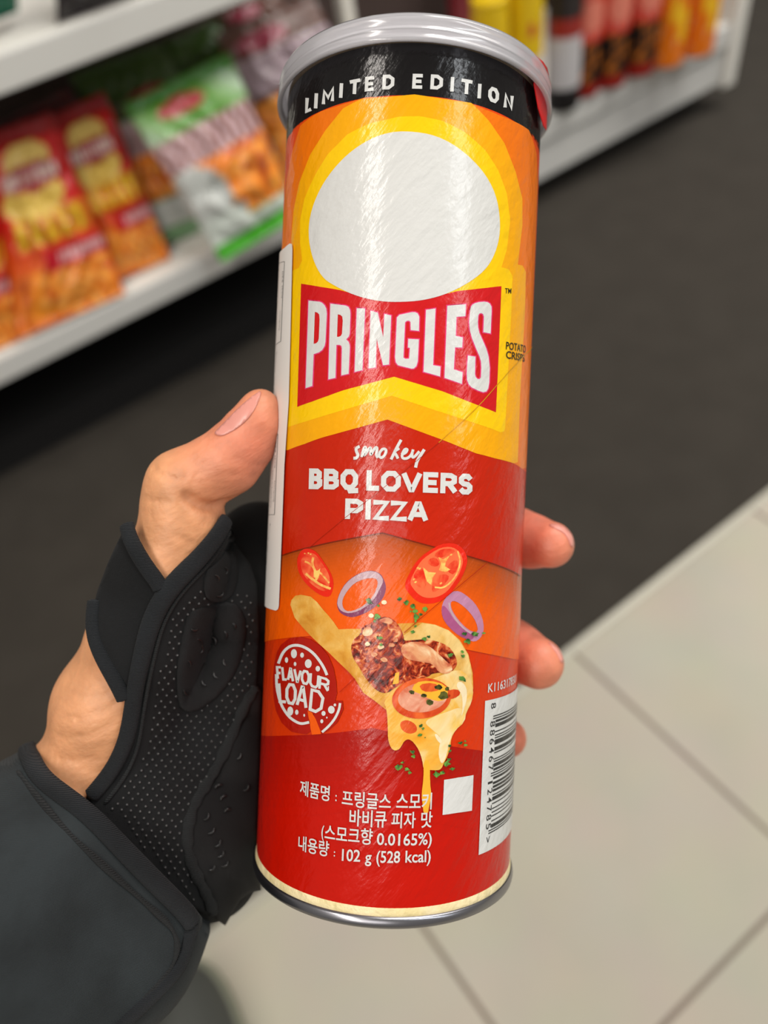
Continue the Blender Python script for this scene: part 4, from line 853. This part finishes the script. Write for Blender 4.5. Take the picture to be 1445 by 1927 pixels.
def fabric(name, col, sc_=1500, st=.5, rough=.85):
    m, nt, b = nodes(name); N = nt.nodes; L = nt.links; tc = N.new('ShaderNodeTexCoord')
    n = N.new('ShaderNodeTexNoise'); n.inputs['Scale'].default_value = 60; n.inputs['Detail'].default_value = 8; L.new(tc.outputs['Object'], n.inputs['Vector'])
    r = N.new('ShaderNodeValToRGB'); r.color_ramp.elements[0].color = s2l([c * .86 for c in col]); r.color_ramp.elements[1].color = s2l([c * 1.12 for c in col]); r.color_ramp.elements[0].position = .35; r.color_ramp.elements[1].position = .65
    L.new(n.outputs['Fac'], r.inputs['Fac']); L.new(r.outputs['Color'], b.inputs['Base Color']); b.inputs['Roughness'].default_value = rough; b.inputs['Sheen Weight'].default_value = .05; b.inputs['Sheen Roughness'].default_value = .5; b.inputs['Specular IOR Level'].default_value = .25
    w = N.new('ShaderNodeTexWave'); w.inputs['Scale'].default_value = sc_; w.inputs['Distortion'].default_value = 1.5; w.bands_direction = 'DIAGONAL'; L.new(tc.outputs['Object'], w.inputs['Vector'])
    n2 = N.new('ShaderNodeTexNoise'); n2.inputs['Scale'].default_value = sc_ * 2; L.new(tc.outputs['Object'], n2.inputs['Vector'])
    ad = N.new('ShaderNodeMath'); L.new(w.outputs['Fac'], ad.inputs[0]); L.new(n2.outputs['Fac'], ad.inputs[1])
    bp = N.new('ShaderNodeBump'); bp.inputs['Strength'].default_value = st; bp.inputs['Distance'].default_value = .0004; L.new(ad.outputs[0], bp.inputs['Height']); L.new(bp.outputs[0], b.inputs['Normal']); return m
M_fab = fabric('glove_fabric', (21, 22, 23)); M_bind = fabric('glove_binding', (29, 32, 35), 900, .8); M_wrap = fabric('wrist_wrap_fabric', (38, 43, 45), 1100, .35); M_pad = fabric('glove_pad', (19, 19, 20), 1300, .6, .7)
M_dot = mat('silicone_dots', (64, 64, 64), .22); M_seam = fabric('glove_seam', (34, 36, 37), 700, 1.0)
M_nail = mat('fingernail', (222, 150, 136), .30)
# glove body: encloses palm and the first finger joints
def glove_sdf(P):
    d = palm_sdf(P) - 1.3
    for f in FINGERS: d = smin(d, chain(P, f[:3], 2) - 1.3, 3)
    hh = (P - axp) @ AD; rad = np.linalg.norm(P - axp - hh[..., None] * AD, axis=-1)
    # leaves the thumb side, the wrist and the forearm free
    cut = chain(P, [(q, r_ - .4) for q, r_ in THUMB[:]], 3)
    wristc = (P - Kp(150, 1500, 230)) @ (np.array([.62, .55, -.25]) / np.linalg.norm([.62, .55, -.25])) 
    return np.maximum(np.maximum(np.maximum(d, -(rad - 36.85)), -cut), -wristc)
V, Fc = nets(glove_sdf, (-110, -150, -300), (45, 45, -190), 1.3)
glove = p_mesh('glove', V, Fc, M_fab); glove['label'] = 'black fingerless training glove'
gp = glove_sdf
def both(P): return np.minimum(hand_sdf(P), glove_sdf(P))
BIND_L = [(428, 966), (392, 993), (352, 1039.5), (309, 1089), (279, 1129), (259, 1179), (246, 1232), (229, 1308.6), (224.5, 1358), (207.6, 1402), (180, 1447), (138, 1483)]
BIND_C = [(428, 975), (410, 1008), (374, 1052), (334, 1090), (304, 1128), (282, 1176), (269, 1226), (253, 1300), (245, 1360), (234, 1405), (208, 1456), (168, 1502)]
palm_poly = [(432, 975), (410, 1008), (374, 1052), (334, 1090), (304, 1128), (282, 1176), (269, 1226), (253, 1300), (245, 1360), (234, 1405), (208, 1456), (168, 1502), (200, 1560), (270, 1640), (340, 1695), (384.5, 1720), (400, 1726), (408, 1700), (392, 1670), (372, 1640), (356, 1600), (354, 1552), (371, 1506), (396, 1470), (420, 1428), (444, 1374), (465, 1322), (482, 1292), (487, 1200), (484, 1100), (470, 1060), (440, 1020)]
def surf_dots(rows):
    ev, ef = [], []; pts = []
    for r_ in range(60):
        for c_ in range(30):
            x = 230 + c_ * 17.5 + (8.7 if r_ % 2 else 0) - r_ * 1.6; y = 1090 + r_ * 11 + c_ * 1.6
            if pip((x, y), DOTP) and not pip((x, y), PADP): pts.append((x, y))
    P = np.array(pts); S = trace(both, P[:, 0], P[:, 1], 1.5); N_ = grad(both, S)
    for c, n in zip(S, N_):
        n = n + .3 * (-c / np.linalg.norm(c)); n /= np.linalg.norm(n); a = np.cross(n, [0, 1, 0.1]); a /= np.linalg.norm(a); b = np.cross(n, a); o_ = len(ev); r0 = .42
        for ring, (rr_, hh) in enumerate([(1, -.1), (.8, .32), (.35, .5)]):
            for q in range(8): t = q * math.pi / 4; ev.append(c + (a * math.cos(t) + b * math.sin(t)) * rr_ * r0 + n * hh)
        for ring in (0, 1):
            for q in range(8): ef.append([o_ + ring * 8 + q, o_ + ring * 8 + (q + 1) % 8, o_ + (ring + 1) * 8 + (q + 1) % 8, o_ + (ring + 1) * 8 + q])
        ef.append([o_ + 16 + q for q in range(8)])
    return np.array(ev), ef, 1
def pip(p, B):
    c = False; j = len(B) - 1
    for i in range(len(B)):
        if (B[i][1] > p[1]) != (B[j][1] > p[1]) and p[0] < (B[j][0] - B[i][0]) * (p[1] - B[i][1]) / (B[j][1] - B[i][1]) + B[i][0]: c = not c
        j = i
    return c
PADP = [(355.7, 1150), (392, 1143), (435, 1130), (460, 1155), (464, 1199), (447, 1261), (414, 1308), (377, 1336), (352, 1341), (336, 1327), (332, 1265), (343, 1199)]
DOTP = [(412, 1072), (380, 1098), (346, 1130), (325, 1165), (312, 1215), (297, 1280), (284, 1345), (276, 1400), (256, 1452), (205, 1516), (255, 1580), (300, 1625), (345, 1680), (378, 1708), (356, 1640), (342, 1600), (344, 1548), (362, 1500), (388, 1464), (412, 1424), (434, 1372), (452, 1322), (472, 1288), (478, 1180), (470, 1120), (440, 1120), (400, 1135), (385, 1120)]
palm = patch('palm_panel', palm_poly, both, 1.5, 1.2, [M_fab, M_dot], glove, 7, extra=surf_dots(0)); palm['label'] = 'ribbed palm panel with silicone grip dots'
def crescents(lst, fn, off):
    ev, ef = [], []
    for x, y, r_, a0 in lst:
        pts = [(x + r_ * math.cos(a0 + t), y + r_ * math.sin(a0 + t)) for t in np.linspace(-1.1, 1.1, 6)]
        v, f = tube_px('c', pts, fn, off, .33, None, None, 1, 1, 6, rad=lambda t: .3 + .9 * math.sin(math.pi * t), raw=True); o_ = len(ev); ev += list(v); ef += [[i + o_ for i in q] for q in f]
    return np.array(ev), ef, 1
M_cres = mat('embossed_rubber', (30, 30, 30), .3)
patch('palm_pad', [(x, y) for x, y in PADP], both, 1.9, 1.0, [M_pad, M_cres], glove, 6, 1, (1.3, 7), crescents([(372, 1212, 9, -.5), (398, 1208, 9, -.3), (418, 1196, 9, -.2), (374, 1222, 8, .1), (352, 1250, 7, -.2), (410, 1268, 8, 2.6), (388, 1282, 8, 2.5), (354, 1300, 8, 2.3), (428, 1245, 8, 2.8), (436, 1180, 7, -.3), (366, 1180, 7, 1.5)], both, 3.1))
patch('palm_pad', [(385, 1078), (410, 1058), (436, 1030), (448, 1060), (446, 1100), (434, 1126), (404, 1136), (384, 1122)], both, 1.9, 1.0, [M_pad, M_cres], glove, 6, 1, (1.0, 7), crescents([(404, 1090, 8, -.4), (420, 1075, 8, -.2), (412, 1115, 8, 1.0)], both, 2.8))
heel = [(484, 1290), (466, 1322), (445, 1374), (421, 1428), (397, 1470), (373, 1504), (356, 1552), (356, 1604), (374, 1645), (396, 1684), (407, 1720), (409, 1732), (424, 1742), (441, 1712), (452, 1694), (470, 1681), (492, 1676), (482, 1600), (486, 1500), (489, 1400), (492, 1300)]
patch('palm_pad', heel, both, 1.2, 1.0, [M_pad, M_cres], glove, 7, 0, (.6, 9), crescents([(414, 1485, 9, -2), (424, 1506, 9, -2.2), (430, 1530, 8, -1.9), (384, 1534, 9, .6), (394, 1560, 9, .8), (406, 1584, 9, .7), (412, 1604, 9, .8), (420, 1622, 9, .9), (446, 1420, 8, .6), (460, 1480, 8, .7), (396, 1630, 8, .9)], both, 2.0))
tube_px('seam', [(482, 1292), (462, 1322.6), (441, 1374), (417, 1428.8), (393, 1470), (369, 1504), (352, 1552), (352, 1607), (369, 1648), (390, 1686), (404, 1722)], both, 1.6, 1.5, M_seam, glove, 2, .5, 10, rad=lambda t: 1 + .18 * math.sin(t * 90) + .1 * math.sin(t * 231))
tube_px('edge_binding', BIND_C, both, 1.6, 2.65, M_bind, glove, 2, .62, 16, rad=lambda t: .82 + .2 * math.sin(math.pi * min(1, t * 1.6)))
tube_px('seam', [(434, 1000), (394, 1064), (361, 1094), (328, 1133), (306, 1177), (294, 1220), (278, 1292), (266, 1365), (260, 1409), (236, 1464), (196, 1513)], both, 1.7, .55, M_seam, glove, 2, .8, 8)
# strap round the base of the thumb
strap = [(236, 992), (247, 1008), (262, 1036), (280, 1064), (302, 1092), (312, 1100), (282, 1176), (268, 1230), (240, 1318), (227.8, 1312), (199.5, 1268.8), (179.6, 1232), (169.6, 1199), (169.6, 1166), (183, 1112), (203, 1059), (222, 1018)]
def strap_sdf(P): return chain(P, [(Kp(346, 972, 219), 14.0), (Kp(300, 1062, 222), 16.0), (Kp(262, 1170, 224), 16.4), (Kp(232, 1270, 225), 17.0), (Kp(200, 1370, 227), 17)], 4)
def strap_all(P): return np.minimum(both(P), strap_sdf(P))
patch('thumb_strap', strap, strap_all, 1.1, 1.3, M_fab, glove, 7)
tube_px('strap_binding', [(238, 986), (243, 1010), (256, 1036), (274, 1066), (296, 1094), (303, 1108)], strap_all, 1.3, 2.1, M_bind, glove, 2, .6, 12)
tube_px('strap_binding', [(177, 1128), (173, 1160), (174, 1192), (183, 1222), (201, 1256), (222, 1292), (234, 1318)], strap_all, 1.3, 1.9, M_bind, glove, 2, .6, 12)
# glove edge behind the thumb crotch
# wrist wrap
def wrap_sdf(P): return chain(P, [(Kp(-330, 1990, 195), 40), (Kp(-60, 1760, 206), 36), (Kp(110, 1630, 220), 31), (Kp(250, 1640, 226), 26), (Kp(205, 1765, 219), 25.5), (Kp(-60, 1900, 206), 36)], 8)
wrap = [(-40, 1450), (0, 1433), (34.6, 1415), (62, 1393), (72, 1425), (83, 1453.8), (131.5, 1485), (180, 1519.6), (242, 1585), (311, 1654.5), (363, 1703), (380.6, 1727), (380, 1745), (368, 1760), (367, 1776), (356, 1806.7), (329, 1845), (294, 1879), (249, 1924), (200, 1970), (-60, 1990)]
wr = patch('wrist_wrap', wrap, wrap_sdf, 0, 2.2, M_wrap, glove, 14); wr['label'] = 'charcoal elastic wrist wrap'
tube_px('wrap_binding', [(50, 1404), (58, 1428), (76, 1464), (126, 1500), (172, 1534), (232, 1598), (300, 1668), (350, 1716), (364, 1740)], wrap_sdf, .6, 2.5, M_bind, glove, 2, .55, 14)
tube_px('wrap_binding', [(364, 1735), (356, 1765), (350, 1795), (336, 1826), (300, 1864), (240, 1921), (200, 1960)], wrap_sdf, .4, 2.0, M_bind, glove, 2, .5, 12)
tube_px('seam', [(33, 1450), (69, 1499), (121, 1561), (180, 1616), (242, 1672), (294, 1717), (322, 1742), (335, 1770), (333, 1800), (318, 1832), (263, 1890), (230, 1924)], wrap_sdf, .2, .7, M_seam, glove, 2, .6, 8, rad=lambda t: 1 + .3 * math.sin(t * 260))
V, Fc = nets(lambda P: np.maximum(wrap_sdf(P) + 1.2, -(((P - Kp(110, 1500, 222)) @ (np.array([-.62, -.70, .2]) / np.linalg.norm([-.62, -.70, .2]))))), (-190, -180, -280), (-10, -30, -150), 1.8)
p_mesh('wrap_sleeve', V, Fc, M_wrap, glove)
# nails
patch('fingernail', [(402, 815), (410, 806), (430, 786), (444, 771), (462, 755), (480, 741), (492, 734), (489, 748), (480, 769), (466, 789), (446, 806), (424, 818), (412, 820)], hand_sdf, .25, .5, M_nail, person, 4, 1)
patch('fingernail', [(1030, 986), (1050, 985), (1068, 994), (1079, 1010), (1081, 1028), (1075, 1030), (1070, 1014), (1060, 1001), (1042, 993)], hand_sdf, .2, .5, M_nail, person, 4, 1)
patch('fingernail', [(1030, 1206), (1046, 1214), (1058, 1229), (1062, 1246), (1056, 1248), (1050, 1232), (1040, 1219)], hand_sdf, .2, .5, M_nail, person, 4, 1)

# shoe of the person on the tiles
toe = at_z(352, 1800, .03); fw = np.array([.22, .62, 0]); fw /= np.linalg.norm(fw); sd = np.array([fw[1], -fw[0], 0])
def shoe_mesh(scale, z0, z1, dome):
    n = 28; m_ = 10; vs = []; fs = []
    out = []
    for i in range(n):
        t = 2 * math.pi * i / n; x = math.cos(t); y = math.sin(t)
        out.append((-.135 + .135 * x if True else 0, (.047 if x > 0 else .047 - .010 * -x) * y))
    for j in range(m_ + 1):
        q = j / m_; s = scale * math.sqrt(max(0.0, 1 - (q * dome) ** 2.4))
        for x, y in out: vs.append(toe + fw * ((x + .135) * s - .135) + sd * y * s + np.array([0, 0, z0 + (z1 - z0) * q - .03]))
    for j in range(m_):
        for i in range(n): fs.append((j * n + i, j * n + (i + 1) % n, (j + 1) * n + (i + 1) % n, (j + 1) * n + i))
    fs.append(tuple(range(n))[::-1]); fs.append(tuple(m_ * n + i for i in range(n))); return [v - PL for v in vs], fs
v_, f_ = shoe_mesh(.94, .024, .10, .93); shoe = mesh_obj('shoe', v_, f_, mat('shoe_upper', (62, 64, 60), .8, bump=(400, .5, .002)), person); shoe['label'] = 'dark shoe out of focus on the tiles'
v_, f_ = shoe_mesh(1.0, .001, .026, .25); so = mesh_obj('shoe_sole', v_, f_, mat('shoe_sole', (118, 120, 104), .7), shoe)
